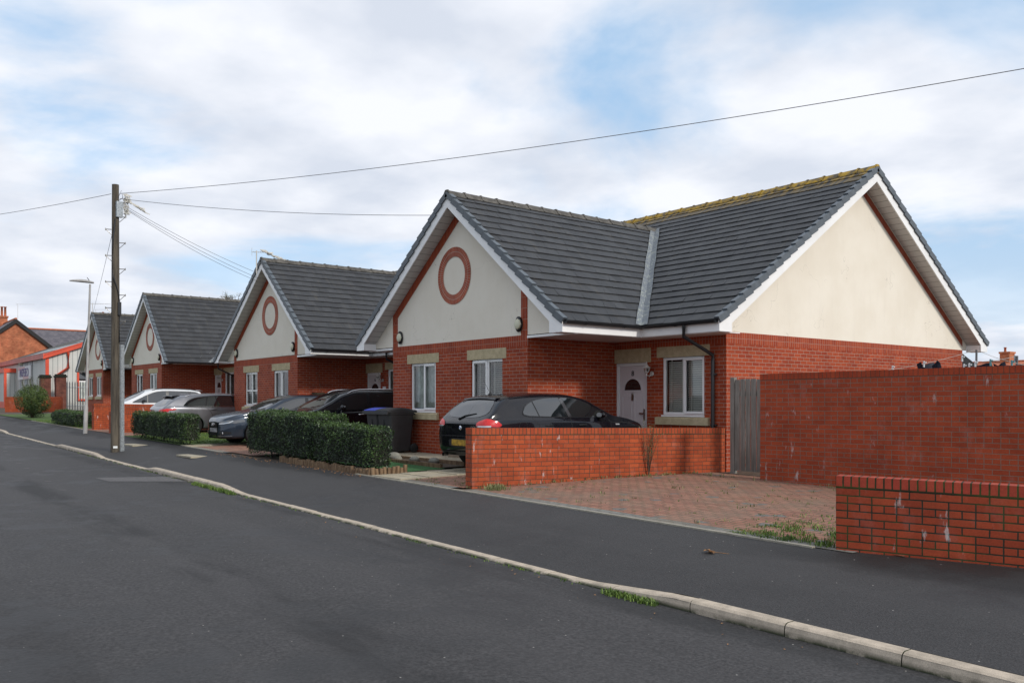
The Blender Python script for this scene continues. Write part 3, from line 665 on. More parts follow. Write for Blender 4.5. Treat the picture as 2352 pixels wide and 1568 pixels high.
def lantern(parent, x, z, Y):
    m = MB(); y = Y-.17
    m.lathe([(.0, .30), (.012, .29), (.02, .25), (.012, .235), (.03, .22), (.085, .17), (.09, .16), (.075, .155)], (x, y, z-.1), 6, 'z', False)
    m.lathe([(.0, -.12), (.012, -.12), (.018, -.06), (.045, -.04), (.05, -.02), (.02, -.01)], (x, y, z-.0), 6, 'z', False)
    for k in range(6):
        a = math.pi/3*k; m.tube([(x+.048*math.cos(a), y+.048*math.sin(a), z-.02), (x+.075*math.cos(a), y+.075*math.sin(a), z+.06)], .006, 5)
    m.lathe([(0, -.02), (.05, -.02), (.055, 0), (0, 0)], (x, Y, z-.06), 14, 'y'); m.tube([(x, Y-.01, z-.06), (x, Y-.08, z-.12), (x, y, z-.09), (x, y, z-.04)], .012, 7)
    o = m.build('wall_lantern', M['white_metal'], parent, world=True)
    g_ = MB(); g_.lathe([(.045, -.02), (.072, .06)], (x, y, z), 6, 'z', False); g_.build('lantern_glass', M['glass'], o, world=True); return o

# ---------------------------------------------------------------- wall sheets with openings
def wall_sheet(mb, a0, a1, z0, z1, holes, P, depth=.12):
    xs = sorted({a0, a1, *[h[0] for h in holes], *[h[1] for h in holes]}); zs = sorted({z0, z1, *[h[2] for h in holes], *[h[3] for h in holes]})
    for i in range(len(xs)-1):
        for j in range(len(zs)-1):
            cx, cz = (xs[i]+xs[i+1])/2, (zs[j]+zs[j+1])/2
            if any(h[0] < cx < h[1] and h[2] < cz < h[3] for h in holes): continue
            mb.face([P(xs[i], 0, zs[j]), P(xs[i+1], 0, zs[j]), P(xs[i+1], 0, zs[j+1]), P(xs[i], 0, zs[j+1])], [(xs[i], zs[j]), (xs[i+1], zs[j]), (xs[i+1], zs[j+1]), (xs[i], zs[j+1])])
    for (xa, xb, za, zb) in holes:
        for q in (((xa, za), (xb, za)), ((xb, za), (xb, zb)), ((xb, zb), (xa, zb)), ((xa, zb), (xa, za))):
            (u0, v0), (u1, v1) = q; mb.face([P(u0, 0, v0), P(u1, 0, v1), P(u1, -depth, v1), P(u0, -depth, v0)])
# roof slope of overlapping tile courses
def slope(mb, O, U, S, Nn, Ls, ranges, g=.30, lichen=None):
    n = int(math.ceil(Ls/g)); g = Ls/n
    for i in range(n):
        s0, s1 = i*g-(.02 if i == 0 else 0), (i+1)*g
        lc = 0.0
        if lichen: lc = lichen((i+.5)/n)
        for (u0, u1), (w0, w1) in zip(ranges(max(0, s0)+1e-4), ranges(s1-1e-4)):
            if u1-u0 < .02 and w1-w0 < .02: continue
            # single tiles: half-bond, each a hair out of line with its neighbours
            nt_ = max(1, int((u1-u0)/.31)); ph = .5*(i % 2)
            cuts = [0.0]+[min(1, max(0, (k+ph)/nt_)) for k in range(1-(1 if ph else 0), nt_+1)]
            cuts = sorted(set(round(c, 5) for c in cuts+[1.0]))
            for c0, c1 in zip(cuts, cuts[1:]):
                j1, j2 = .034+random.uniform(-.005, .005), .034+random.uniform(-.005, .005); js = random.uniform(-.006, .006)
                a0, a1, e0, e1 = lerp(u0, u1, c0), lerp(u0, u1, c1), lerp(w0, w1, c0), lerp(w0, w1, c1)
                A = O+U*a0+S*(s0+js)+Nn*j1; B = O+U*a1+S*(s0+js)+Nn*j2; Cc = O+U*e1+S*s1+Nn*.012; D = O+U*e0+S*s1+Nn*.012
                mb.face([A, B, Cc, D], [(a0, s0/g*.3), (a1, s0/g*.3), (e1, s1/g*.3-.002), (e0, s1/g*.3-.002)], col=lc)
                mb.face([O+U*a0+S*s0, O+U*a1+S*s0, B, A], [(a0, s0), (a1, s0), (a1, s0), (a0, s0)], col=lc)
def ridge(mb, P0, P1, slope_ang=37):
    P0, P1 = Vector(P0), Vector(P1); L = (P1-P0).length; t = (P1-P0)/L; side = t.cross(Vector((0, 0, 1))).normalized(); n = int(L/.44); a = R(slope_ang)
    for i in range(n):
        s0, s1 = i*L/n, (i+1)*L/n+.015; up = .004*(i % 2)
        for (c, dz) in ((s0, .018), (s0+.05, .018), (s0+.05, .004), (s1, .0)):
            pass
        rows = []
        for (c, dz) in ((s0, .022), (s0+.045, .022), (s0+.046, .006), (s1, .0)):
            base = P0+t*c+Vector((0, 0, dz+up)); w, h = .13*math.cos(a)*1.1, .13*math.sin(a)*1.1
            rows.append([base+side*x+Vector((0, 0, z)) for (x, z) in ((-w-.02, -h-.01), (-w, -h+.03), (-.045, .035), (.045, .035), (w, -h+.03), (w+.02, -h-.01))])
        mb.grid(rows, smooth=False)
    rows0 = [P0+side*x+Vector((0, 0, z+.022)) for (x, z) in ((-.12, -.08), (-.045, .035), (.045, .035), (.12, -.08), (0, -.17))]
    mb.face(rows0)
def verge(mb, P0, P1, out, n=None):
    # stepped dry-verge caps from eave P0 up to apex P1; out = outward unit vector of the gable
    P0, P1, out = Vector(P0), Vector(P1), Vector(out); L = (P1-P0).length; t = (P1-P0)/L; nn = t.cross(out); nn = nn if nn.z > 0 else -nn; n = n or int(round(L/.3))
    for i in range(n):
        a, b = P0+t*(i*L/n-.012)+nn*.065, P0+t*((i+1)*L/n-.006)+nn*.032
        for lo, hi, o0, o1 in ((-.13, 0, 0.0, .03), (-.035, 0, -.085, -.0002)):
            q = [a+nn*lo+out*o0, a+nn*lo+out*o1, a+nn*hi+out*o1, a+nn*hi+out*o0]; r = [b+nn*lo+out*o0, b+nn*lo+out*o1, b+nn*hi+out*o1, b+nn*hi+out*o0]
            mb.face(q); mb.face(r[::-1])
            for k in range(4): l = (k+1) % 4; mb.face([q[k], r[k], r[l], q[l]])
def gutter(mb, A, B, r=.058):
    A, B = Vector(A), Vector(B); t = (B-A).normalized(); side = t.cross(Vector((0, 0, 1))).normalized(); rows = []
    for P in (A, B):
        rows.append([P+side*(r*math.cos(a))+Vector((0, 0, -r*math.sin(a))) for a in [math.pi*k/8 for k in range(9)]]+[P+side*(-r*.86), P+Vector((0, 0, -r*.8)), P+side*(r*.86)])
    mb.grid(rows, closed=True, smooth=False); mb.face(rows[0]); mb.face(rows[1])
    n = max(1, int((B-A).length/1.0))
    for i in range(n):
        c = A+(B-A)*((i+.5)/n); rr = r+.008
        mb.grid([[c+t*dx+side*(rr*math.cos(a))+Vector((0, 0, -rr*math.sin(a))) for a in [math.pi*k/8 for k in range(9)]] for dx in (-.02, .02)])
def gable_trim(root, P, outv, u0, u1, ua, ze0, ze1, zr, zs, over):
    """barge boards, box ends, sloped soffits, verge caps. P(u, o, z) maps gable coordinates to the world; roof plane edge at o=over"""
    bm_ = MB(); sf = MB(); vg = MB()
    for (ue, ze) in ((u0, ze0), (u1, ze1)):
        m = (zr-ze)/(ua-ue); sg = 1 if ua > ue else -1
        def line(u, off): return ze+m*(u-ue)-off
        xin = ue+sg*.38; D = .30
        poly = [(ue, ze-.02), (ue, zs), (xin, zs), (xin, max(zs+.02, line(xin, D))), (ua, line(ua, D)), (ua, line(ua, .02))]
        bm_.prism([P(u, over-.005, z) for u, z in poly], Vector(outv)*-.025)
        bm_.prism([P(u, 0.002, z) for u, z in [(ue+sg*.02, ze-.06), (ue+sg*.02, zs), (xin, zs), (xin, max(zs+.02, line(xin, D)))]], Vector(outv)*(over-.04))
        a, b = P(xin-sg*.12, .003, line(xin-sg*.12, D-.03)), P(ua, .003, line(ua, D-.03)); c, d = P(ua, over-.035, line(ua, D-.03)), P(xin-sg*.12, over-.035, line(xin-sg*.12, D-.03))
        L = (Vector(b)-Vector(a)).length; sf.face([a, b, c, d], [(0, 0), (L, 0), (L, over), (0, over)])
        vg = MB(); verge(vg, P(ue-sg*.02, over, ze), P(ua, over, zr+.02), outv); vg.build('verge_caps', M['verge'], root, world=True)
    build_parts(bm_, 'bargeboard', M['upvc'], root, world=True); build_parts(sf, 'verge_soffit', M['soffit'], root, world=True)

# ---------------------------------------------------------------- the bungalow builder
def bungalow(p):
    XA, XB, YF, YC = p['XA'], p['XB'], p['YF'], p['YC']; xl, xr, xa = p['xl'], p['xr'], p['xa']; dz = p['dz']
    zr = p['zr']; zel, zer = p['zel'], p['zer']; over = .37; yv = YF-over
    root = empty('bungalow', (XB, YF, gz(XB, YF)), label=p['label'], cat='house', group='pale gabled bungalows in a row')
    zt = 3.05+dz; zb_ = 2.825+dz; zs = 3.0+dz; z_w0, z_w1 = 1.45+dz, 2.60+dz
    Xe = p['Xe']; gl = gb(XB)-.3
    PF = lambda u, o, z: Vector((u, YF-o, z)); PC = lambda u, o, z: Vector((u, YC-o, z)); PR = lambda u, o, z: Vector((XB+o, u, z)); PS = lambda u, o, z: Vector((Xe+o, u, z)); PL = lambda u, o, z: Vector((XA-o, u, z))
    # main wing numbers
    yem = YC-.70; mm = .665; mf = (zr-zer)/(xr-xa); ze = zer; zm = p['zm']; ym = yem+(zm-ze)/mm; ybk = 2*ym-yem
    yback = ybk-.6
    w1 = (p['w1'], p['w1']+1.12, z_w0, z_w1); w2 = (p['w2'], p['w2']+1.14, z_w0, z_w1)
    dd = (XB+.02, XB+.97, .40+dz, 2.52+dz); w3 = (XB+1.40, XB+2.52, z_w0-.05, z_w1)
    wl = MB(); wall_sheet(wl, XA, XB, gl, zb_, [w1, w2], PF); wall_sheet(wl, YF, YC, gl, zt, [], PR); wall_sheet(wl, YF, YC+6, gl, zt, [], PL)
    wall_sheet(wl, XB, Xe, gl, zb_, [dd, w3], PC)
    if p.get('side'): wall_sheet(wl, YC, yback, gl, zb_, [], PS)
    wl.build('wall', M['brick_house'], root, world=True)
    bd = MB(); bd.box(XA-.003, XB+.003, YF-.004, YF+.05, zb_, zt); bd.box(XB, Xe-(0 if p.get('side') else 0), YC-.004, YC+.05, zb_, zt)
    if p.get('side'): bd.box(Xe-.05, Xe+.004, YC+.05, yback, zb_, zt)
    build_parts(bd, 'brick_band', M['brick_soldier'], root, world=True)
    # lintels and sills
    li = MB()
    for (w, Y) in ((w1, YF), (w2, YF), (w3, YC)): li.box(w[0]-.14, w[1]+.14, Y-.008, Y+.1, w[3], zb_-.001)
    li.box(dd[0]-.01, dd[1]+.12, YC-.008, YC+.1, dd[3], zb_-.001)
    build_parts(li, 'lintel', M['stone'], root, world=True)
    si = MB()
    for (w, Y) in ((w1, YF), (w2, YF), (w3, YC)): si.prism([(w[0]-.14, Y-.07, w[2]-.2), (w[0]-.14, Y+.04, w[2]-.2), (w[0]-.14, Y+.04, w[2]-.03), (w[0]-.14, Y-.05, w[2]-.05), (w[0]-.14, Y-.07, w[2]-.07)], (w[1]-w[0]+.28, 0, 0))
    build_parts(si, 'window_sill', M['stone'], root, world=True)
    st = p['styles']
    window(root, *w1, YF, st[0], 'right', p.get('transom', False)); window(root, *w2, YF, st[1], 'left'); window(root, *w3, YC, st[2], 'right')
    door(root, *dd, YC, p.get('num')); lantern(root, XB+1.12, 2.33+dz, YC)
    # gable panel of cream render, brick borders, ring
    gp = MB(); gp.prism([PF(xl+.03, 0, zt), PF(xr-.03, 0, zt), PF(xr-.03, 0, zer-.08), PF(xa, 0, zr-.08), PF(xl+.03, 0, zel-.08)], (0, .06, 0)); 
    br = MB(); bw = .20
    def roofz(u): return (zer+mf*(xr-u)) if u > xa else zel+(zr-zel)/(xa-xl)*(u-xl)
    for (a, b) in ((XA, XA+.23), (XB-.21, XB)): br.prism([PF(a, .001, zt), PF(b, .001, zt), PF(b, .001, roofz(b)-.2), PF(a, .001, roofz(a)-.2)], (0, -.005, 0))
    for (a, b) in ((XA+.0, xa), (xa, XB-.0)):
        off = .27; v1 = Vector((b-a, 0, roofz(b)-roofz(a))).normalized(); L = Vector((b-a, 0, roofz(b)-roofz(a))).length; nseg = 1
        q = [PF(a, .007, roofz(a)-off), PF(b, .007, roofz(b)-off), PF(b, .007, roofz(b)-off-bw*1.25), PF(a, .007, roofz(a)-off-bw*1.25)]
        br.face(q, [(0, bw), (L, bw), (L, 0), (0, 0)])
    sd = brs = br
    if p.get('side'):
        ys0, ys1 = yem+.02, ybk-.02
        gp.prism([PS(ys0, 0, zt), PS(ys1, 0, zt), PS(ys1, 0, ze-.08), PS(ym, 0, zm-.08), PS(ys0, 0, ze-.08)], (-.06, 0, 0))
        def rz2(u): return ze+mm*(u-yem) if u < ym else ze+mm*(ybk-u)
        for (a, b) in ((YC, ym), (ym, yback)):
            off = .30; L = math.hypot(b-a, rz2(b)-rz2(a)); w_ = .15
            br.face([PS(a, .005, rz2(a)-off), PS(b, .005, rz2(b)-off), PS(b, .005, rz2(b)-off-w_*1.25), PS(a, .005, rz2(a)-off-w_*1.25)], [(0, w_), (L, w_), (L, 0), (0, 0)])
    build_parts(gp, 'gable_panel', M['render'], root, world=True); build_parts(br, 'brick_border', M['brick_soldier'], root, world=True)
    rg = MB(); cx, cz = p['ring']; rows = []; uv = []
    for k in range(65):
        a = 2*math.pi*k/64; rows.append([PF(cx+r_*math.cos(a), o_, cz+r_*math.sin(a)) for r_, o_ in ((.43, .0), (.43, .012), (.655, .012), (.655, .0))]); uv.append([(k*.055, v_) for v_ in (0, .002, .223, .225)])
    rg.grid(rows, smooth=False, uv=uv); rg.build('brick_ring', M['ring'], root, world=True)
    # front wing roof: right and left slopes cut at the valleys
    rf = MB(); 
    Sr = Vector((-(xr-xa), 0, zr-zer)); Lr = Sr.length; Sr.normalize(); Nr = Vector((-Sr.z*-1, 0, 0)); Nr = Vector((Sr.z, 0, -Sr.x)).normalized()
    def rr(s): h = s/Lr*(xr-xa); return [(0, yem+(mf/mm)*h-yv+.08)]
    slope(rf, Vector((xr, yv, zer)), Vector((0, 1, 0)), Sr, Nr, Lr, rr)
    Sl = Vector((xa-xl, 0, zr-zel)); Ll = Sl.length; Sl.normalize(); Nl = Vector((-Sl.z, 0, Sl.x)); ml = (zr-zel)/(xa-xl)
    def rl(s): h = s/Ll*(xa-xl); return [(0, yem+(ml*h)/mm-yv+.08)]
    slope(rf, Vector((xl, yv, zel)), Vector((0, 1, 0)), Sl, Nl, Ll, rl)
    # main wing front and back slopes
    xv = Xe+(.388 if p.get('side') else .0); xL = p['xL']; H = ym-yem; Sm = Vector((0, H, zm-ze)); Lm = Sm.length; Sm.normalize(); Nm = Vector((0, -Sm.z, Sm.y))
    def rm(s):
        z = ze+(zm-ze)*s/Lm
        if z >= zr: xv_ = (xL+xv)/2; return [(0, xv_-xL), (xv_-xL, xv-xL)]
        xvr = xr-(z-ze)/mf-.08; xvl = xl+(z-ze)/ml+.08
        return [(0, max(0, xvl-xL)), (xvr-xL, xv-xL)]
    lich = (lambda t: max(0, (t-.90)/.10)*.85 if t > .90 else 0.0) if p.get('side') else None
    slope(rf, Vector((xL, yem, ze)), Vector((1, 0, 0)), Sm, Nm, Lm, rm, lichen=lich)
    Sb = Vector((0, -H, zm-ze)).normalized(); slope(rf, Vector((xL, ybk, ze)), Vector((1, 0, 0)), Sb, Vector((0, -Sb.z*-1, abs(Sb.y))), Lm, lambda s: [(0, xv-xL)])
    roof = rf.build('roof', M['tile'], root, world=True)
    # valley lead
    vl = MB()
    for (x_e, m_, sgn) in ((xr, mf, -1), (xl, ml, 1)):
        zz0, zz1 = ze-.03, zr-.02
        A = Vector((x_e, yem, ze)); Bv = Vector((x_e+sgn*(zr-ze)/m_, yem+(zr-ze)/mm, zr)); ns = 10
        dwing = Vector((0, -1, 0)); dmain = Vector((-sgn, 0, 0)); A = A-(Bv-A).normalized()*.06
        rows = []; uvs = []
        for i in range(ns+1):
            c = A.lerp(Bv, i/ns)+Vector((0, 0, .028)); wv = .165+.012*math.sin(i*2.3); rows.append([c+dwing*wv+Vector((0, 0, .035)), c+Vector((0, 0, .015)), c+dmain*wv+Vector((0, 0, .035))]); uvs.append([(0, i), (1, i), (2, i)])
        vl.grid(rows, smooth=False, uv=uvs)
    build_parts(vl, 'valley_flashing', M['lead'], root, world=True)
    rt = MB(); yre = yem+(zr-ze)/mm; ridge(rt, (xa, yv-.02, zr+.03), (xa, yre+.05, zr+.03)); rt.build('ridge_tiles', M['ridge'], root, world=True)
    rt = MB(); ridge(rt, (xv+(.02 if p.get('side') else 0), ym, zm+.03), (xL, ym, zm+.03), 33); rt.build('ridge_tiles', M['ridge_lichen'] if p.get('side') else M['ridge'], root, world=True)
    gable_trim(root, PF, (0, -1, 0), xl, xr, xa, zel, zer, zr, zs, over)
    if p.get('side'): gable_trim(root, PS, (1, 0, 0), yem, ybk, ym, ze, ze, zm, zs, .388)
    # fascia, flat soffits, gutters
    fa = MB(); fa.box(xr-.03, xr-.005, yv+.03, yem+.03, zs, zer-.02); fa.box(xr-.03, xv-.03, yem+.005, yem+.03, zs, ze-.02); fa.box(xl+.005, xl+.03, yv+.03, yem, zs, zel-.02)
    build_parts(fa, 'fascia', M['upvc'], root, world=True)
    sf = MB(); sf.box(XB+.004, xr-.035, YF+.062, YC-.005, zs-.012, zs+.004); sf.box(xr-.035, xv-.06, yem+.035, YC-.005, zs-.012, zs+.004); sf.box(xl+.035, XA-.004, YF+.062, YC, zs-.012, zs+.004)
    sf.box(XB+.004, xr-.035, YF-.02, YF+.0615, zs-.018, zs+.03); sf.box(xl+.035, XA-.004, YF-.02, YF+.0615, zs-.018, zs+.03)
    build_parts(sf, 'soffit', M['upvc'], root, world=True)
    gu = MB(); gutter(gu, (xr+.055, yv+.02, zer-.01), (xr+.055, yem-.05, zer-.01)); gutter(gu, (xr-.05, yem-.055, ze-.01), (xv-.03, yem-.055, ze-.01)); gutter(gu, (xl-.055, yem+.3, zel-.01), (xl-.055, yv+.02, zel-.01)); build_parts(gu, 'gutter', M['black_plastic'], root, world=True)
    if p.get('dp', True):
        dp = MB(); xd = XB+2.78; x0 = xd-.15
        dp.tube([(x0, yem-.055, ze-.06), (x0, yem-.055, ze-.28), (xd, YC-.06, ze-.62), (xd, YC-.06, ze-.75), (xd, YC-.06, gl+.2)], .036, 10)
        for z in (2.2+dz, 1.2+dz): dp.box(xd-.05, xd+.07, YC-.075, YC-.01, z, z+.03)
        dp.build('downpipe', M['black_plastic'], root, world=True)
    for (x, z) in p['alarms']:
        b0 = MB(); b0.lathe([(0, 0), (.13, 0), (.14, -.02), (.14, -.05), (.11, -.062), (0, -.062)], (0, 0, 0), 20, 'y')
        b0.v = [(vx*.72+x, vy+YF-.006, vz*1.15+z) for vx, vy, vz in b0.v]; ab = b0.build('alarm_box', M['black_plastic'], root, world=True)
        b1 = MB(); b1.lathe([(0, -.09), (.09, -.088), (.115, -.075), (.12, -.05)], (0, 0, 0), 8, 'y'); b1.v = [(vx*.85+x, vy+YF-.006, vz*.95+z) for vx, vy, vz in b1.v]; b1.build('cover', M['cream_plastic'], ab, world=True)
    return root
M['ring'] = brick_mat('ring_brick', (0.36, 0.07, 0.035), (0.42, 0.095, 0.045), (0.45, 0.36, 0.30), w=.112, h=.055, soldier=True)
def scaled(k, **kw):
    return {a: (v*k if a in ('XA', 'XB', 'YF', 'YC', 'xl', 'xr', 'xa', 'w1', 'w2', 'Xe', 'xL') else v) for a, v in kw.items()}
def zk(z, k): return 1.68+(z-1.68)*k
h1 = dict(XA=-19.153, XB=-13.803, YF=11.39, YC=13.9, xl=-20.38, xr=-12.33, xa=-16.20, zr=6.33, zel=3.18, zer=3.22, zm=6.98, dz=0, w1=-18.33, w2=-15.79, Xe=-10.741, xL=-20.9,
          side=True, styles=('net', 'slats_open', 'slats'), num='8', ring=(-16.44, 4.555), alarms=[(-14.05, 3.28), (-18.76, 3.27)], label='nearest bungalow, side gable facing right and door number 8')
H1 = bungalow(h1)
k = 1.04
h2 = dict(XA=-29.93*k, XB=-24.78*k, YF=11.39*k, YC=13.73*k, xl=-30.9*k, xr=-23.15*k, xa=-26.70*k, zr=zk(6.19, k), zel=zk(3.12, k), zer=zk(3.19, k), zm=zk(6.19, k)+.63, dz=.10, w1=-28.95*k, w2=-26.55*k, Xe=-19.17, xL=-32.4,
          styles=('slats_open', 'curtain', 'net'), num='6', transom=True, ring=(-26.83*k, zk(4.44, k)), alarms=[(-25.05*k, 3.42), (-29.65*k, 3.42)], label='second bungalow, with a ragged aerial on its gable tip and hanging basket')
H2 = bungalow(h2)
k = 1.08
h3 = dict(XA=-42.7*k, XB=-38.18*k, YF=11.39*k, YC=13.62*k, xl=-43.5*k, xr=-36.55*k, xa=-39.65*k, zr=zk(6.34, k), zel=zk(3.42, k), zer=zk(3.30, k), zm=zk(6.34, k)+.63, dz=.41, w1=-42.0*k, w2=-39.9*k, Xe=-29.93*1.04-.02, xL=-48,
          styles=('curtain', 'net', 'curtain'), ring=(-39.8*k, zk(4.5, k)), alarms=[(-38.45*k, 3.72), (-42.4*k, 3.72)], label='third bungalow from the right, behind the grey and white cars')
H3 = bungalow(h3)
k = 1.15
h4 = dict(XA=-51.6*k, XB=-47.87*k, YF=11.39*k, YC=13.6*k, xl=-52.4*k, xr=-45.9*k, xa=-48.85*k, zr=zk(6.24, k), zel=zk(3.34, k), zer=zk(3.30, k), zm=zk(6.24, k)+.6, dz=.56, w1=-51.0*k, w2=-49.25*k, Xe=-42.7*1.08-.02, xL=-61,
          styles=('net', 'curtain', 'curtain'), ring=(-48.9*k, zk(4.4, k)), alarms=[(-48.1*k, 3.95)], dp=False, label='farthest bungalow, at the left end of the row behind the street lamp')
H4 = bungalow(h4)

#PART2
# ---------------------------------------------------------------- garden and boundary walls
def wall_thing(name, A, B, h0, h1, th, mat, label, cap=.1125, zbase0=None, zbase1=None, cat='wall', capm='brick_cap', group='red brick boundary walls'):
    """free-standing wall whose visible face runs A->B (plan); thickness goes to the left of A->B"""
    A, B = Vector((A[0], A[1], 0)), Vector((B[0], B[1], 0)); L = (B-A).length; rz = math.atan2(B.y-A.y, B.x-A.x)
    z0 = zbase0 if zbase0 is not None else gz(A.x, A.y); z1 = zbase1 if zbase1 is not None else z0
    root = empty(name, (A.x, A.y, z0), rz, label, cat, group)
    m = MB(); dzb = z1-z0; t0, t1 = h0-cap, z1-z0+h1-cap
    p = [(0, 0, -.3), (L, 0, min(dzb, 0)-.3), (L, 0, t1), (0, 0, t0)]; q = [(a, th, c) for a, b, c in p]
    def f(pts, uv): m.face(pts, uv)
    vv = lambda u, z: (u, z-(t0+(t1-t0)*u/L))     # courses follow the capping
    f(p, [vv(a[0], a[2]) for a in p]); f(q[::-1], [vv(a[0], a[2]) for a in q[::-1]])
    f([p[0], p[3], q[3], q[0]], [(0+.06, -.3-t0), (0+.06, 0), (th+.06, 0), (th+.06, -.3-t0)]); f([p[1], q[1], q[2], p[2]], [(0, -1), (th, -1), (th, 0), (0, 0)]); f([p[3], p[2], q[2], q[3]], [(0, 0), (L, 0), (L, th), (0, th)])
    m.build('brickwork', M[mat], root)
    c = MB(); o = .003
    a = [(-o, -o, t0+.001), (L+o, -o, t1+.001), (L+o, -o, t1+cap), (-o, -o, t0+cap)]; b = [(x, th+o, z) for x, y, z in a]
    c.face(a, [(0, 0), (L, 0), (L, cap), (0, cap)]); c.face(b[::-1], [(L, cap), (L, 0), (0, 0), (0, cap)][::-1]); c.face([a[3], a[2], b[2], b[3]], [(0, 0), (L, 0), (L, th), (0, th)])
    c.face([a[0], a[3], b[3], b[0]], [(.0, .0), (.0, cap), (.07, cap), (.07, 0)]); c.face([a[1], b[1], b[2], a[2]], [(0, 0), (.07, 0), (.07, cap), (0, cap)]); c.face([a[0], b[0], b[1], a[1]])
    c.build('coping', M[capm], root)
    return root
M['cap_dark'] = brick_mat('cap_dark', (0.33, 0.046, 0.026), (0.38, 0.06, 0.03), (0.025, 0.028, 0.012), soldier=True, w=.5, h=.075, msize=.009, dirt=.2, moss=.8)
M['cap_tall'] = brick_mat('cap_tall', (0.32, 0.048, 0.018), (0.37, 0.062, 0.022), (0.12, 0.05, 0.03), soldier=True, w=.5, h=.075, msize=.005, dirt=.2)
wall_thing('brick_wall', (-11.42, 8.26), (-10.76, 13.88), 1.05, .80, .215, 'brick_wall', 'low brick wall with white salt stains between the black hatchback and the empty driveway', zbase0=.2, zbase1=.36)
wall_thing('brick_wall', (-4.80, 7.95), (-1.2, 9.27), .80, .82, .215, 'brick_dark', 'knee-high brick wall with mossy joints in the right foreground', zbase0=.14, zbase1=.06, capm='cap_dark')
wall_thing('brick_wall', (-9.263, 12.93), (-1.6, 13.15), 1.84, 1.94, .22, 'brick_tall', 'tall garden wall of dark red brick right of the wooden gate', zbase0=.32, zbase1=.26, capm='cap_tall')
wall_thing('brick_wall', (-36.2, 8.28), (-36.6, 12.2), 1.02, .95, .22, 'brick_wall', 'brick wall beside the white car, left of the utility pole, with white stains', zbase0=.585)
wall_thing('brick_wall', (-33.2, 8.15), (-33.35, 12.0), .80, .78, .22, 'brick_wall', 'lower brick wall right behind the utility pole, beside the left hedge', zbase0=.53)
# ---- gate
def gate():
    r = empty('wooden_gate', (-10.50, 13.75, .33), label='weathered grey side gate of upright boards between the bungalow and the tall wall', cat='gate')
    p = MB(); p.box(-.02, .075, -.02, .075, -.05, 1.81); p.build('gate_post', M['gatewood'], r, bevel=.004)
    x = .08
    for i in range(9):
        w = .125+random.uniform(-.006, .006); b = MB(); top = 1.77+random.uniform(-.006, .012)
        b.box(x, x+w-.02, .0, .022, .03, top); b.box(x+w-.045, x+w-.004, -.014, -.001, .03, top); b.build('board', M['gatewood'], r); x += w
    rl = MB(); rl.box(.08, 1.2, .024, .06, 1.45, 1.55); rl.build('rail', M['gatewood'], r)
    text_part('number', '10', .13, M['black'], r, (.72, -.018, 1.43), (R(90), 0, 0))
    return r
gate()

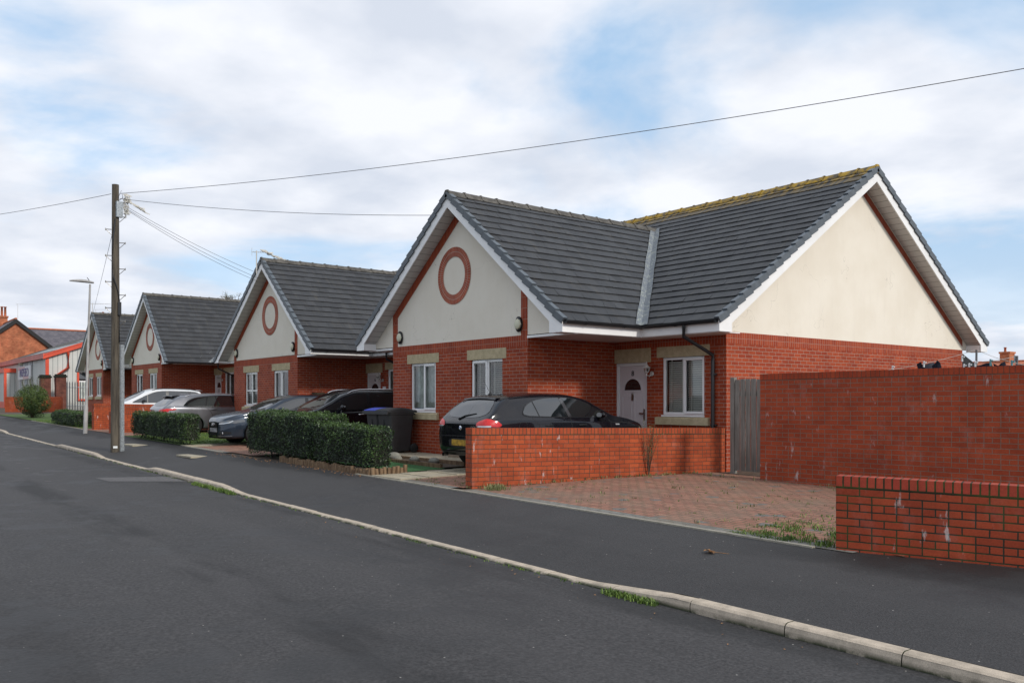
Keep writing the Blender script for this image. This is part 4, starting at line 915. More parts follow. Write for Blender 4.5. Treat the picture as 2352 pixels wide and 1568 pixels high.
# ---------------------------------------------------------------- hedges, plants
def leaf(mb, p, n, size, asp=.5, rnd=None):
    n = n.normalized(); a = n.orthogonal().normalized(); ang = random.uniform(0, 6.283); b = n.cross(a); d = a*math.cos(ang)+b*math.sin(ang); w = n.cross(d)
    s = size*random.uniform(.55, 1.45); c = random.uniform(0, 1) if rnd is None else rnd
    fold = n*s*.12
    mb.face([p-d*s*.5, p+w*s*asp*.5+fold, p+d*s*.5, p-w*s*asp*.5+fold], col=max(.01, c))
def rnd_dir(bias, k=1.0):
    while True:
        v = Vector((random.uniform(-1, 1), random.uniform(-1, 1), random.uniform(-1, 1)))
        if .1 < v.length < 1: return (v.normalized()*k+bias).normalized()
def hedge(name, boxes, label, dens=1500, size=.042, stems=True, group='clipped privet hedges'):
    x0 = min(b[0] for b in boxes); y0 = min(b[2] for b in boxes); z0 = min(b[4] for b in boxes)
    r = empty(name, (x0, y0, z0), label=label, cat='hedge', group=group); fo = MB(); co = MB()
    for (xa, xb, ya, yb_, za0, za1, zt0, zt1, rad) in boxes:
        ins = .075; nx = max(2, int((xb-xa)/.3))
        rows = []
        for i in range(nx+1):
            X = lerp(xa+ins, xb-ins, i/nx); zb_ = lerp(za0, za1, i/nx)+.14; zt = lerp(zt0, zt1, i/nx)-ins
            rows.append([(X, ya+ins, zb_), (X, ya+ins, zt), (X, yb_-ins, zt), (X, yb_-ins, zb_)])
        co.grid(rows, closed=True, smooth=False); co.face(rows[0]); co.face(rows[-1])
        cx, cy = (xa+xb)/2, (ya+yb_)/2
        H = (zt0+zt1)/2-(za0+za1)/2
        areas = [((xb-xa)*H, 'f'), ((xb-xa)*H*.6, 'b'), ((yb_-ya)*H, 'l'), ((yb_-ya)*H, 'r'), ((xb-xa)*(yb_-ya), 't')]
        for A, kd in areas:
            for _ in range(int(A*dens)):
                u, v = random.random(), random.random()
                X = lerp(xa, xb, u); fx = u
                if kd == 'l': X, fx, Y, n = xa, 0, lerp(ya, yb_, u), Vector((-1, 0, 0))
                elif kd == 'r': X, fx, Y, n = xb, 1, lerp(ya, yb_, u), Vector((1, 0, 0))
                elif kd == 'f': Y, n = ya, Vector((0, -1, 0))
                elif kd == 'b': Y, n = yb_, Vector((0, 1, 0))
                else: Y, n = lerp(ya, yb_, v), Vector((0, 0, 1))
                zb_, zt = lerp(za0, za1, fx), lerp(zt0, zt1, fx)
                Z = zt if kd == 't' else lerp(zb_+.03, zt, v**.85)
                p = Vector((X, Y, Z)); 
                # round the edges, undulate, ragged skin, thin out towards the ground
                ex = min(X-xa, xb-X); ey = min(Y-ya, yb_-Y); ez = zt-Z
                cut = [max(0, rad-q) for q in (ex, ey, ez)]; c2 = math.sqrt(sum(q*q for q in cut)); pull = max(0, c2-rad)
                if pull > 0: dirv = Vector((cut[0]*(1 if X < cx else -1), cut[1]*(1 if Y < cy else -1), -cut[2])).normalized(); p += dirv*pull; n = (n-dirv*.6).normalized()
                nz = noise.noise(p*2.3)*.075+noise.noise(p*7.0)*.045; low = max(0, .22-(Z-zb_))
                if low > 0 and random.random() < low*3.4: continue
                p += n*(nz-random.random()**2*.10+random.uniform(0, .025)-low*.25)
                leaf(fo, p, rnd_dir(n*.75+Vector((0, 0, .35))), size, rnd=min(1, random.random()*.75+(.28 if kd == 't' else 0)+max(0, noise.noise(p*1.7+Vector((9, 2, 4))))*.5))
        # stray shoots on top
        for _ in range(int((xb-xa)*9)):
            X, Y = random.uniform(xa+.05, xb-.05), random.uniform(ya+.05, yb_-.05); zt = lerp(zt0, zt1, (X-xa)/(xb-xa)); h = random.uniform(.02, .09)
            for k in range(4): leaf(fo, Vector((X+random.uniform(-.02, .02), Y, zt+h*k/4)), rnd_dir(Vector((0, 0, .3))), size*.8, rnd=.8)
        if stems:
            for _ in range(int((xb-xa)*5)):
                X, Y = random.uniform(xa+.1, xb-.1), random.uniform(ya+.12, yb_-.12); zb_ = lerp(za0, za1, (X-xa)/(xb-xa)); q = Vector((X, Y, zb_-.03))
                co.tube([q, q+Vector((random.uniform(-.06, .06), random.uniform(-.05, .05), .14)), q+Vector((random.uniform(-.1, .1), random.uniform(-.06, .06), .32))], [.016, .011, .007], 5)
    co.build('stems', M['hedge_core'], r, world=True); fo.build('foliage', M['leaf_hedge'], r, world=True)
    return r
def g2(X): return gb(X)+.2
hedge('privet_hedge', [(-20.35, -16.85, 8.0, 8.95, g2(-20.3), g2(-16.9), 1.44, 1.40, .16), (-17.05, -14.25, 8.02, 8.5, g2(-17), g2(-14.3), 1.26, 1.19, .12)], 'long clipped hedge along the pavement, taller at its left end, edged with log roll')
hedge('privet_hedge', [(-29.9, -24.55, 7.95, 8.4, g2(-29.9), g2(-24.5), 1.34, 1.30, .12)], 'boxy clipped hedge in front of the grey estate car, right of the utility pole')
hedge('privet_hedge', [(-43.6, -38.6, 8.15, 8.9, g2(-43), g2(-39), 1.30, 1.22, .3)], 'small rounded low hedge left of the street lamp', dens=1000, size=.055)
def bush(name, c, rad, label, n=9000, size=.06, shoots=26):
    r = empty(name, (c[0], c[1], gz(c[0], c[1])), label=label, cat='bush'); st = MB(); fo = MB(); base = Vector((c[0], c[1], gz(c[0], c[1])-.05)); ctr = Vector(c)
    for _ in range(22):
        d = rnd_dir(Vector((0, 0, 1.1))); e = base+Vector((d.x*rad[0]*.85, d.y*rad[1]*.85, (ctr.z-base.z)+d.z*rad[2]*.5)); st.tube([base, base.lerp(e, .5)+Vector((0, 0, .1)), e], [.03, .018, .008], 5)
    for _ in range(n):
        d = rnd_dir(Vector((0, 0, 0))); k = random.random()**.35; q = Vector((d.x*rad[0], d.y*rad[1], d.z*rad[2]))*k; nn = noise.noise((ctr+q)*1.6)
        if nn < -.28 and k > .6: continue
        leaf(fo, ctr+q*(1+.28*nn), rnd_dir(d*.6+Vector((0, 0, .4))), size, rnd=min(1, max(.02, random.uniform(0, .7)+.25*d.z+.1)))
    for _ in range(shoots):
        d = rnd_dir(Vector((0, 0, 1.6))); q = ctr+Vector((d.x*rad[0]*.8, d.y*rad[1]*.8, rad[2]*.75)); h = random.uniform(.35, .8)
        tip = q+Vector((d.x*.25, d.y*.25, h)); st.tube([q, tip], [.008, .003], 4)
        for k in range(16): leaf(fo, q.lerp(tip, k/16)+Vector((random.uniform(-.05, .05), random.uniform(-.05, .05), 0)), rnd_dir(Vector((0, 0, .5))), size*.8, rnd=.7)
    st.build('stems', M['twig'], r, world=True); fo.build('foliage', M['leaf_bush'], r, world=True); return r
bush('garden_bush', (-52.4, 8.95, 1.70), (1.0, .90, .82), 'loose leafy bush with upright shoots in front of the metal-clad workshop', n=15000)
def blades(mb, x, y, z, n, h, spread, lean=.5, w=.006, c=None):
    for _ in range(n):
        px, py = x+random.gauss(0, spread), y+random.gauss(0, spread*.8); a = random.uniform(0, 6.283); hh = h*random.uniform(.4, 1.1); ln = hh*lean*random.uniform(.2, 1)
        d = Vector((math.cos(a), math.sin(a), 0)); s = Vector((-d.y, d.x, 0))*w*random.uniform(.7, 1.4); p = Vector((px, py, z)); q = p+d*ln*.35+Vector((0, 0, hh*.65)); t = p+d*ln+Vector((0, 0, hh)); cc = random.uniform(.02, 1) if c is None else c
        mb.face([p-s, p+s, q+s*.8, q-s*.8], col=cc); mb.face([q-s*.8, q+s*.8, t], col=cc)
def weedy(name, spots, mat, label=None, cat='weeds', zf=None):
    mb = MB()
    for (x, y, n, h, sp) in spots: blades(mb, x, y, (zf or gz)(x, y)-.005, n, h, sp)
    return mb.build(name, M[mat], kind='stuff', label=label, cat=cat)
sp = []
for i in range(46): x = lerp(-5.75, -5.15, random.random()); sp.append((x, yk(x)-.16-random.random()*.035*(1+random.random()), 16, .055, .03))
for i in range(70): x = lerp(-17.2, -15.0, random.random()); sp.append((x, yk(x)-.17-random.random()*.06, 14, .075, .035))
for i in range(120): x = lerp(-27.5, -6, random.random()); sp.append((x, yk(x)-.15, random.randint(2, 8), .03, .03))
weedy('kerb_grass', sp, 'leaf_grass', 'green grass growing in the gutter along the kerb', 'grass')
sp = []
for i in range(60): a = random.random(); sp.append((lerp(-6.2, -4.95, a), 7.98+random.random()**1.6*1.2, 26, .062*(.5+a*.7), .055))
for i in range(40): sp.append((lerp(-6.6, -4.3, random.random()), 8.9+random.random()*1.4, 9, .035, .06))
weedy('driveway_grass', sp, 'leaf_grass', 'bright grass tufts on the driveway corner beside the foreground wall', 'grass', zf=plotz)
sp = []
for i in range(210): sp.append((random.uniform(-11, -4.3), random.uniform(8.2, 13), random.randint(2, 9), random.uniform(.02, .06), .035))
for i in range(60): t = random.random(); sp.append((lerp(-11.55, -10.85, t)+.06+random.random()*.15, lerp(8.2, 13.2, t), random.randint(3, 10), random.uniform(.03, .07), .04))
for i in range(14): sp.append((-11.35+random.random()*.5, 8.25+random.random()*.3, 22, .09, .06))
for i in range(30): sp.append((lerp(-10.3, -5, random.random()), 12.75, 4, .09, .05))
for i in range(26): sp.append((lerp(-13, -11.7, random.random()), random.uniform(8.0, 9.2), 7, .05, .04))
weedy('driveway_weeds', sp, 'leaf_dry', 'dry weeds growing between the block paving of the driveway', 'weeds', zf=plotz)
sp = [(lerp(-30.8, -24.9, random.random()), lerp(8.3, 11.7, random.random()), 9, .05, .08) for i in range(900)]+[(lerp(-48, -37.3, random.random()), lerp(8.2, 10, random.random()), 9, .07, .09) for i in range(500)]
weedy('lawn_blades', sp, 'leaf_grass', 'short mown grass of the front lawns', 'grass', zf=plotz)
def dry_plant(x, y, z, label):
    r = empty('weed_plant', (x, y, z), label=label, cat='plant'); st = MB(); fo = MB()
    for _ in range(15):
        a = random.uniform(0, 6.283); p = Vector((x, y, z)); pts = [p]
        for k in range(4): p = p+Vector((math.cos(a)*.05*(k*.5+.5)*random.uniform(.4, 1.3), math.sin(a)*.035, random.uniform(.15, .26))); pts.append(p)
        st.tube(pts, [.006, .005, .004, .003, .002], 4)
        for q in pts[2:]:
            for _ in range(14): leaf(fo, q+Vector((random.gauss(0, .05), random.gauss(0, .04), random.gauss(0, .06))), rnd_dir(Vector((0, 0, 0))), .022, rnd=random.uniform(.1, .8))
    st.build('stems', M['twig'], r, world=True); fo.build('foliage', M['leaf_dry'], r, world=True)
dry_plant(-10.93, 11.9, .33, 'spindly half-dead weed standing against the low brick wall')
# leaves and litter
lt = MB()
for _ in range(260):
    x = random.uniform(-22, -14.2); y = 7.86-abs(random.gauss(0, .12)); a = random.uniform(0, 6.28); leaf(lt, Vector((x, y, gz(x, y)+.008)), Vector((random.gauss(0, .3), random.gauss(0, .3), 1)), .035, .6)
for _ in range(90):
    x = random.uniform(-24, 0); y = yk(x)-.2-abs(random.gauss(0, .25)); leaf(lt, Vector((x, y, gz(x, y)+.006)), Vector((random.gauss(0, .2), random.gauss(0, .2), 1)), .022, .6)
lt.build('leaf_litter', M['leaflitter'], kind='stuff', label='dead leaves and crumbs lying along hedge foot and gutter', cat='litter')
mb = MB(); c = Vector((-5.75, 7.15, gz(-5.75, 7.15)+.012))
for k in range(7): a = k*.9; leaf(mb, c+Vector((math.cos(a)*.035, math.sin(a)*.03, .004*k)), Vector((random.gauss(0, .25), random.gauss(0, .25), 1)), .075, .6)
mb.tube([c, c+Vector((.09, .05, .002)), c+Vector((.2, .08, 0))], .003, 4)
mb.build('fallen_leaf', M['leaflitter'], label='curled brown dead leaf with stalk lying on the near pavement', cat='leaf')
# log roll edging
def logroll():
    r = empty('log_roll_edging', (-14.2, 7.98, .34), label='short upright half-log edging at the foot of the long hedge', cat='edging')
    pts = []; x = -14.25
    while x > -18.2: pts.append((x, 7.955+.01*math.sin(x*3), .13)); x -= .085
    y = 8.0
    while y < 8.75: pts.append((-14.17+.02*math.sin(y*9), y, .17)); y += .085
    for (x, y, h) in pts:
        h += random.uniform(-.03, .025); z = gb(x)+.17; m = MB(); ln = random.uniform(-.02, .02); m.tube([(x, y, z), (x+ln, y+ln*.4, z+h), ], .041, 9); m.build('log', M['logs'], r, world=True)
logroll()
# cobbles and small edging
for i, (x, y, s) in enumerate([(-17.15, 9.95, .15), (-16.8, 10.02, .18), (-16.45, 9.9, .12), (-15.85, 9.95, .14), (-15.2, 10.02, .14), (-16.95, 9.75, .10)]):
    m = MB(); rows = []
    for a in range(9):
        t = math.pi*a/8; rows.append([(x+s*math.sin(t)*math.cos(b*.5236)*(1+.12*math.sin(i+b)), y+s*.8*math.sin(t)*math.sin(b*.5236), .385+s*.55*(-math.cos(t))+s*.42) for b in range(12)])
    m.grid(rows, closed=True); m.build('cobble', M['cobble'], label='%s rounded cobble on the raised bed by the wheelie bins' % ['flat grey', 'largest pale', 'brownish', 'speckled white', 'low tan', 'smallest dark'][i], cat='stone', group='cobbles beside the bins')

for yy_, lb in ((9.60, 'low timber edging strip between turf and stone bed'), (10.17, 'second timber edging strip at the foot of the slab patio')):
    m = MB(); m.box(-19.3, -14.35, yy_, yy_+.06, .30, .45 if yy_ < 10 else .47); m.build('timber_edging', M['logs'], label=lb, cat='edging')
# ---------------------------------------------------------------- wheelie bins, meter box
def bin_(x, y, z, lidm, label):
    r = empty('wheelie_bin', (x, y, z), R(random.uniform(-3, 3)), label, 'wheelie bin', 'wheelie bins against the nearest bungalow')
    b = MB(); rows = []
    for (zz, w, d0, d1) in ((0.04, .46, .10, .62), (.10, .48, .07, .64), (.90, .56, 0.0, .70), (.905, .585, -.015, .715), (.97, .59, -.02, .72)):
        rr = .05; w2 = w/2
        pts = [(-w2+rr, d0), (w2-rr, d0), (w2, d0+rr), (w2, d1-rr), (w2-rr, d1), (-w2+rr, d1), (-w2, d1-rr), (-w2, d0+rr)]; rows.append([(px, py, zz) for px, py in pts])
    b.grid(rows, closed=True, smooth=False); b.face(rows[0]); b.face(rows[-1]); b.box(-.24, .24, .72, .76, .9, .94)
    b.box(-.012, .012, -.005, .04, .25, .8)
    b.build('body', M['grey_plastic'], r, bevel=.006)
    l = MB(); rows = []
    for i in range(9): t = i/8; rows.append([(-.30, lerp(-.05, .76, t), .985+.055*math.sin(math.pi*min(1, t*1.15))*(1)), (-.27, lerp(-.05, .76, t), 1.015+.06*math.sin(math.pi*min(1, t*1.1))), (.27, lerp(-.05, .76, t), 1.015+.06*math.sin(math.pi*min(1, t*1.1))), (.30, lerp(-.05, .76, t), .985+.055*math.sin(math.pi*min(1, t*1.15)))])
    l.grid(rows, smooth=False); l.face([(-.30, -.05, .955), (.30, -.05, .955), (.27, -.05, 1.015), (-.27, -.05, 1.015)]); l.grid([[(sx, lerp(-.05, .76, i/8), .955) for i in range(9)]+[] for sx in (-.305, .305)]); 
    for sx in (-.3, .3): l.face([(sx, -.05, .955)]+[(sx, lerp(-.05, .76, i/8), .985+.055*math.sin(math.pi*min(1, i/8*1.15))) for i in range(9)]+[(sx, .76, .955)])
    l.build('lid', lidm, r)
    rm = MB(); rm.box(-.305, .305, -.075, -.052, .93, 1.0); rm.box(-.305, .305, -.085, -.045, .915, .928); rm.build('lid_handle', M['grey_plastic'], r)
    for sx in (-.25, .25): w = MB(); w.lathe([(0, -.035), (.09, -.035), (.11, -.02), (.11, .02), (.09, .035), (0, .035)], (sx, .70, .11), 18, 'x'); w.build('wheel', M['tyre'], r)
bin_(-18.08, 10.48, .46, M['grey_plastic'], 'wheelie bin with dark grey lid, the nearer of the two'); bin_(-18.71, 10.52, .46, M['blue_plastic'], 'wheelie bin with bright blue lid behind the grey-lidded one')
mb = MB(); mb.prism([(0, 0, 0), (.42, 0, 0), (.42, 0, .12), (.42, .0, .20), (.0, 0, .16)], (0, .40, 0)); mb.v = [(a, b, c+(b*.35 if c > .05 else 0)) for a, b, c in mb.v]
o = mb.build('meter_box', M['meterbox'], label='low brown gas meter box with sloping lid on the ground behind the black hatchback', cat='meter box', weld=True); o.location = (-15.9, 10.85, .45); o.rotation_euler = (0, 0, .15)
tl = MB(); tl.prism([(-.02, -.02, .162), (.44, -.02, .205), (.44, -.02, .225), (-.02, -.02, .182)], (0, .46, .16)); tl.build('lid', M['slab'], o)

# ---------------------------------------------------------------- cars
def clip(poly, a, b, c):
    # keep a*x+b*z >= c
    out = []
    for i in range(len(poly)):
        p, q = poly[i], poly[(i+1) % len(poly)]; dp, dq = a*p[0]+b*p[1]-c, a*q[0]+b*q[1]-c
        if dp >= 0: out.append(p)
        if dp*dq < 0: t = dp/(dp-dq); out.append((lerp(p[0], q[0], t), lerp(p[1], q[1], t)))
    return out
def inset_smooth(poly, n=3):
    # Chaikin corner rounding
    for _ in range(n):
        o = []
        for i in range(len(poly)):
            p, q = poly[i], poly[(i+1) % len(poly)]; o += [(lerp(p[0], q[0], .2), lerp(p[1], q[1], .2)), (lerp(p[0], q[0], .8), lerp(p[1], q[1], .8))]
        poly = o
    return poly
class Car:
    def __init__(s, sp, pos, heading, label):
        s.sp = sp; s.root = empty(sp['name'], (pos[0], pos[1], pos[2]), heading, label, 'car', 'parked cars'); s.make()
    def sec(s, x):
        q = s.sp; T, B, b, w = interp(q['top'], x), interp(q['belt'], x), interp(q['bot'], x), interp(q['plan'], x)
        B = min(B, T-.015); g = T-B; tum = q.get('tum', .40); rw = w*.945-tum*min(g, .55); k = min(1, g/.35)
        P = [(0, b), (w*.80, b), (w*.955, b+.035), (w*.985, b+.16), (w*1.0, lerp(b, B, .55)), (w*.992, B-.16), (w*.975, B-.045), (w*.945, B), (lerp(w*.945, rw, .5)+.012*k, lerp(B, T-.10*k, .5)), (rw+.01, T-.095*k-.01*(1-k)), (rw*.90, T-.045*k-.006*(1-k)), (rw*.5, T-.010*k-.004*(1-k)), (0, T)]
        out = []; n = len(P)
        for i in range(n-1):
            p0, p1, p2, p3 = P[max(0, i-1)], P[i], P[i+1], P[min(n-1, i+2)]
            for j in range(3):
                t = j/3
                f = lambda a0, a1, a2, a3: .5*((2*a1)+(-a0+a2)*t+(2*a0-5*a1+4*a2-a3)*t*t+(-a0+3*a1-3*a2+a3)*t**3)
                if i in (0, 1): out.append((lerp(p1[0], p2[0], t), lerp(p1[1], p2[1], t)))
                else: out.append((f(p0[0], p1[0], p2[0], p3[0]), f(p0[1], p1[1], p2[1], p3[1])))
        out.append(P[-1]); out[-1] = (0, T); return out
    def make(s):
        q = s.sp; L = q['L']; N = 56; xs = [L*(.5-.5*math.cos(math.pi*i/N))*.35+L*i/N*.65 for i in range(N+1)]; xs[-1] = L
        rows = []
        for x in xs:
            h = s.sec(x); rows.append([(x, y, z) for y, z in h]+[(x, -y, z) for y, z in h[-2:0:-1]])
        def capped(row, dx):
            cz = sum(p[2] for p in row)/len(row); return [(p[0]+dx, p[1]*.80, cz+(p[2]-cz)*.80) for p in row]
        rows = [capped(rows[0], -.035)]+rows+[capped(rows[-1], .035)]
        m = MB(); m.grid(rows, closed=True); m.face(rows[0][::-1], smooth=True); m.face(rows[-1], smooth=True)
        body = m.build('body', q['paint'], s.root, weld=True); s.body = body
        # keep a solid copy of the surface for fitting panels, then cut wheel arches
        me = body.data; s.bvh = BVHTree.FromPolygons([v.co.copy() for v in me.vertices], [tuple(p.vertices) for p in me.polygons])
        W = q['W']; wr = q['wr']
        cut = MB()
        for ax in q['axles']:
            for sg in (1, -1):
                cut.lathe([(.0, W-.24), (wr+.045, W-.24), (wr+.045, W+.2), (.0, W+.2)] if sg > 0 else [(0, -W-.2), (wr+.045, -W-.2), (wr+.045, -W+.24), (0, -W+.24)], (ax, 0, wr+.005), 28, 'y', smooth=False)
        co = cut.build('cutter', M['black'], s.root, weld=True)
        body.data.materials.append(M['black'])
        md = body.modifiers.new('arch', 'BOOLEAN'); md.object = co; md.operation = 'DIFFERENCE'; md.solver = 'EXACT'
        try: md.material_mode = 'TRANSFER'
        except Exception: pass
        dg = bpy.context.evaluated_depsgraph_get(); new = bpy.data.meshes.new_from_object(body.evaluated_get(dg))
        body.modifiers.clear(); body.data = new; bpy.data.objects.remove(co)
        for ax in q['axles']:
            for sg in (1, -1):
                w = MB(); y0 = sg*(W-.205); y1 = sg*(W-.012); r = wr
                w.lathe([(r*.62, y0), (r*.93, y0), (r, lerp(y0, y1, .15)), (r, lerp(y0, y1, .85)), (r*.95, y1), (r*.66, y1), (r*.62, y1-sg*.02), (r*.62, y0)], (ax, 0, r), 32, 'y'); wh = w.build('wheel', M['tyre'], s.root)
                rm = MB(); rm.lathe([(r*.64, y1-sg*.005), (r*.60, y1-sg*.03), (r*.56, y1-sg*.06), (r*.1, y1-sg*.06)], (ax, 0, r), 32, 'y')
                for k in range(q.get('spokes', 5)):
                    a = 2*math.pi*k/q.get('spokes', 5)+.3; Mx = Matrix.Translation((ax, 0, r)) @ Matrix.Rotation(a, 4, 'Y'); yy = sorted((y1-sg*.045, y1-sg*.015)); rm.box(.03, r*.61, yy[0], yy[1], -.03, .03, Mx)
                rm.lathe([(0, y1-sg*.01), (.05, y1-sg*.012), (.06, y1-sg*.04)], (ax, 0, r), 16, 'y'); rm.build('rim', M['rim'], wh)
    def frame(s, d):
        if d == 'L': return Vector((0, -1, 0)), Vector((1, 0, 0)), Vector((0, 5, 0))
        if d == 'R': return Vector((0, 1, 0)), Vector((1, 0, 0)), Vector((0, -5, 0))
        if d == 'F': return Vector((-1, 0, 0)), Vector((0, 1, 0)), Vector((s.sp['L']+5, 0, 0))
        if d == 'B': return Vector((1, 0, 0)), Vector((0, 1, 0)), Vector((-5, 0, 0))
        if d == 'T': return Vector((0, 0, -1)), Vector((0, 1, 0)), Vector((0, 0, 5))
    def hit(s, d, a, z):
        dv, r, o = s.frame(d)
        org = o+r*a+(Vector((0, 0, z)) if d != 'T' else Vector((z, 0, 0)))
        h = s.bvh.ray_cast(org, dv)
        if h[0] is None: return None
        n = h[1]; n = n if n.dot(dv) < 0 else -n; return h[0], n
    def decal(s, name, d, poly, mat, off=.004, step=.07, parent=None, rnd=0, smooth=True):
        if rnd: poly = inset_smooth(poly, rnd)
        pts = []
        for i in range(len(poly)):
            p, q = poly[i], poly[(i+1) % len(poly)]; n = max(1, int(math.hypot(q[0]-p[0], q[1]-p[1])/step))
            for j in range(n): pts.append(Vector((lerp(p[0], q[0], j/n), lerp(p[1], q[1], j/n))))
        nb = len(pts); xs = [p.x for p in pts]; zs = [p.y for p in pts]
        def inside(x, z):
            c = False
            for i in range(nb):
                a, b = pts[i], pts[i-1]
                if (a.y > z) != (b.y > z) and x < (b.x-a.x)*(z-a.y)/(b.y-a.y)+a.x: c = not c
            return c
        x = min(xs)+step
        ex = []
        while x < max(xs):
            z = min(zs)+step
            while z < max(zs):
                if inside(x, z) and min((p-Vector((x, z))).length for p in pts) > step*.45: ex.append(Vector((x, z)))
                z += step
            x += step
        vs, es, fs, *_ = delaunay_2d_cdt(pts+ex, [], [list(range(nb))], 1, 1e-5)
        P = []
        last = None
        for v in vs:
            h = s.hit(d, v.x, v.y)
            if h is None: P.append(None)
            else: P.append(h[0]+h[1]*off)
        m = MB()
        m.v = [tuple(p) if p else (0, 0, 0) for p in P]
        for f in fs:
            if any(P[i] is None for i in f): continue
            m.f.append(tuple(f)); m.uv.append(None); m.smooth.append(smooth); m.col.append(None)
        return m.build(name, mat, parent or s.root)
    def strip(s, name, d, pts, w, mat, off=.0025, parent=None, mb=None):
        m = mb or MB(); P = []
        for i in range(len(pts)-1):
            a, b = pts[i], pts[i+1]; n = max(1, int(math.hypot(b[0]-a[0], b[1]-a[1])/.06))
            for j in range(n+(i == len(pts)-2)): P.append((lerp(a[0], b[0], j/n), lerp(a[1], b[1], j/n)))
        row = []
        for i, p in enumerate(P):
            a, b = P[max(0, i-1)], P[min(len(P)-1, i+1)]; dx, dz_ = b[0]-a[0], b[1]-a[1]; l = math.hypot(dx, dz_) or 1; nx, nz = -dz_/l*w/2, dx/l*w/2
            h1_, h2_ = s.hit(d, p[0]+nx, p[1]+nz), s.hit(d, p[0]-nx, p[1]-nz)
            if h1_ and h2_: row.append((h1_[0]+h1_[1]*off, h2_[0]+h2_[1]*off))
        m.grid([[a for a, b in row], [b for a, b in row]])
        if mb is None: return m.build(name, mat, parent or s.root)
    def sides(s, name, poly, mat, off=.004, parent=None, rnd=0, step=.07):
        return [s.decal(name, d, poly, mat, off, step=step, parent=parent, rnd=rnd) for d in ('L', 'R')]
    def glasshouse(s, dlo, cuts, gaps=True, surround=True):
        # dlo: side glass outline; cuts: (bottom x, top x, width) pillars
        dlo = inset_smooth(dlo, 1); z0, z1 = min(p[1] for p in dlo), max(p[1] for p in dlo)
        for d in ('L', 'R'):
            s.decal('window_surround', d, [(lerp(p[0], 2.0, -.012), p[1]+(.012 if p[1] > (z0+z1)/2 else -.012)) for p in dlo], M['black_plastic'], .007, step=.05)
            edges = [None]+cuts+[None]
            for i in range(len(edges)-1):
                poly = dlo
                def line(c, sg):
                    xb, xt, w = c; a_, b_ = (z1-z0), -(xt-xb); off = xb*(z1-z0)-(xt-xb)*z0
                    return (a_*sg, b_*sg, (off+sg*w/2*(z1-z0))*sg) if True else None
                if edges[i]: poly = clip(poly, *line(edges[i], 1))
                if edges[i+1]:
                    xb, xt, w = edges[i+1]; A_, B_ = (z1-z0), -(xt-xb); o_ = xb*(z1-z0)-(xt-xb)*z0; poly = clip(poly, -A_, -B_, -(o_-w/2*(z1-z0)))
                if len(poly) > 2: s.decal('side_window', d, poly, M['carglass'], .012, step=.05)
    def mirror(s, x, z, mat, w=.20):
        for sg in (1, -1):
            m = MB(); h = s.hit('L' if sg > 0 else 'R', x, z); y = h[0].y if h else sg*.8
            rows = []
            for i in range(7):
                t = math.pi*i/6; rows.append([(x+.02-.055*math.cos(t)*.9-.05, y+sg*(.085+.095*math.sin(t)*math.cos(a*.5236)*1.0), z+.09+.068*math.sin(t)*math.sin(a*.5236)) for a in range(12)])
            m.grid(rows, closed=True); m.tube([(x, y-sg*.02, z+.03), (x-.01, y+sg*.09, z+.05)], .022, 8); mo = m.build('door_mirror', mat, s.root)
            mg = MB(); mg.face([(x-.107, y+sg*.085+sg*.075*math.cos(a*.4)*1, z+.09+.05*math.sin(a*.4)) for a in range(16)]); mg.build('mirror_glass', M['chrome'], mo)
    def handles(s, xs, z, mat):
        for x in xs:
            for sg, d in ((1, 'L'), (-1, 'R')):
                h = s.hit(d, x, z)
                if h: m = MB(); m.tube([h[0]+Vector((-.10, -sg*.0, 0)), h[0]+Vector((-.07, sg*.028, .003)), h[0]+Vector((.07, sg*.028, .003)), h[0]+Vector((.10, 0, 0))], .013, 8); m.build('door_handle', mat, s.root)
    def plate(s, front, z, mat, w=.26):
        x = s.sp['L']+.06 if front else -.055; h = s.hit('F' if front else 'B', 0, z); x = h[0].x if h else x; sg = 1 if front else -1
        m = MB(); a, b = sorted((x+sg*.004, x+sg*.018)); m.box(a, b, -w, w, z-.056, z+.056); return m.build('number_plate', mat, s.root)
    def rails(s, x0, x1, mat, inset=.02):
        for sg in (1, -1):
            pts = []
            for i in range(13):
                t = i/12; x = lerp(x0, x1, t); sec = s.sec(x); T = max(z for y, z in sec); y = [yy for yy, zz in sec if zz > T-.075][0]-inset; lift = .045*min(1, min(t, 1-t)*9)
                zz = s.hit('T', sg*y, x); z = zz[0].z if zz else T; pts.append((x, sg*y, z+lift-.006))
            m = MB(); m.tube(pts, .016, 8); m.build('roof_rail', mat, s.root)
    def seams(s, doors, zt, zb):
        for d in ('L', 'R'):
            m = MB()
            for pts in doors: s.strip('', d, pts, .009, None, mb=m)
            m.build('door_seam', M['black'], s.root)
def screen(car, front, z0, z1, w0, w1, name):
    return car.decal(name, 'F' if front else 'B', inset_smooth([(-w0, z0), (w0, z0), (w1, z1), (-w1, z1)], 2), M['carglass'], .005)

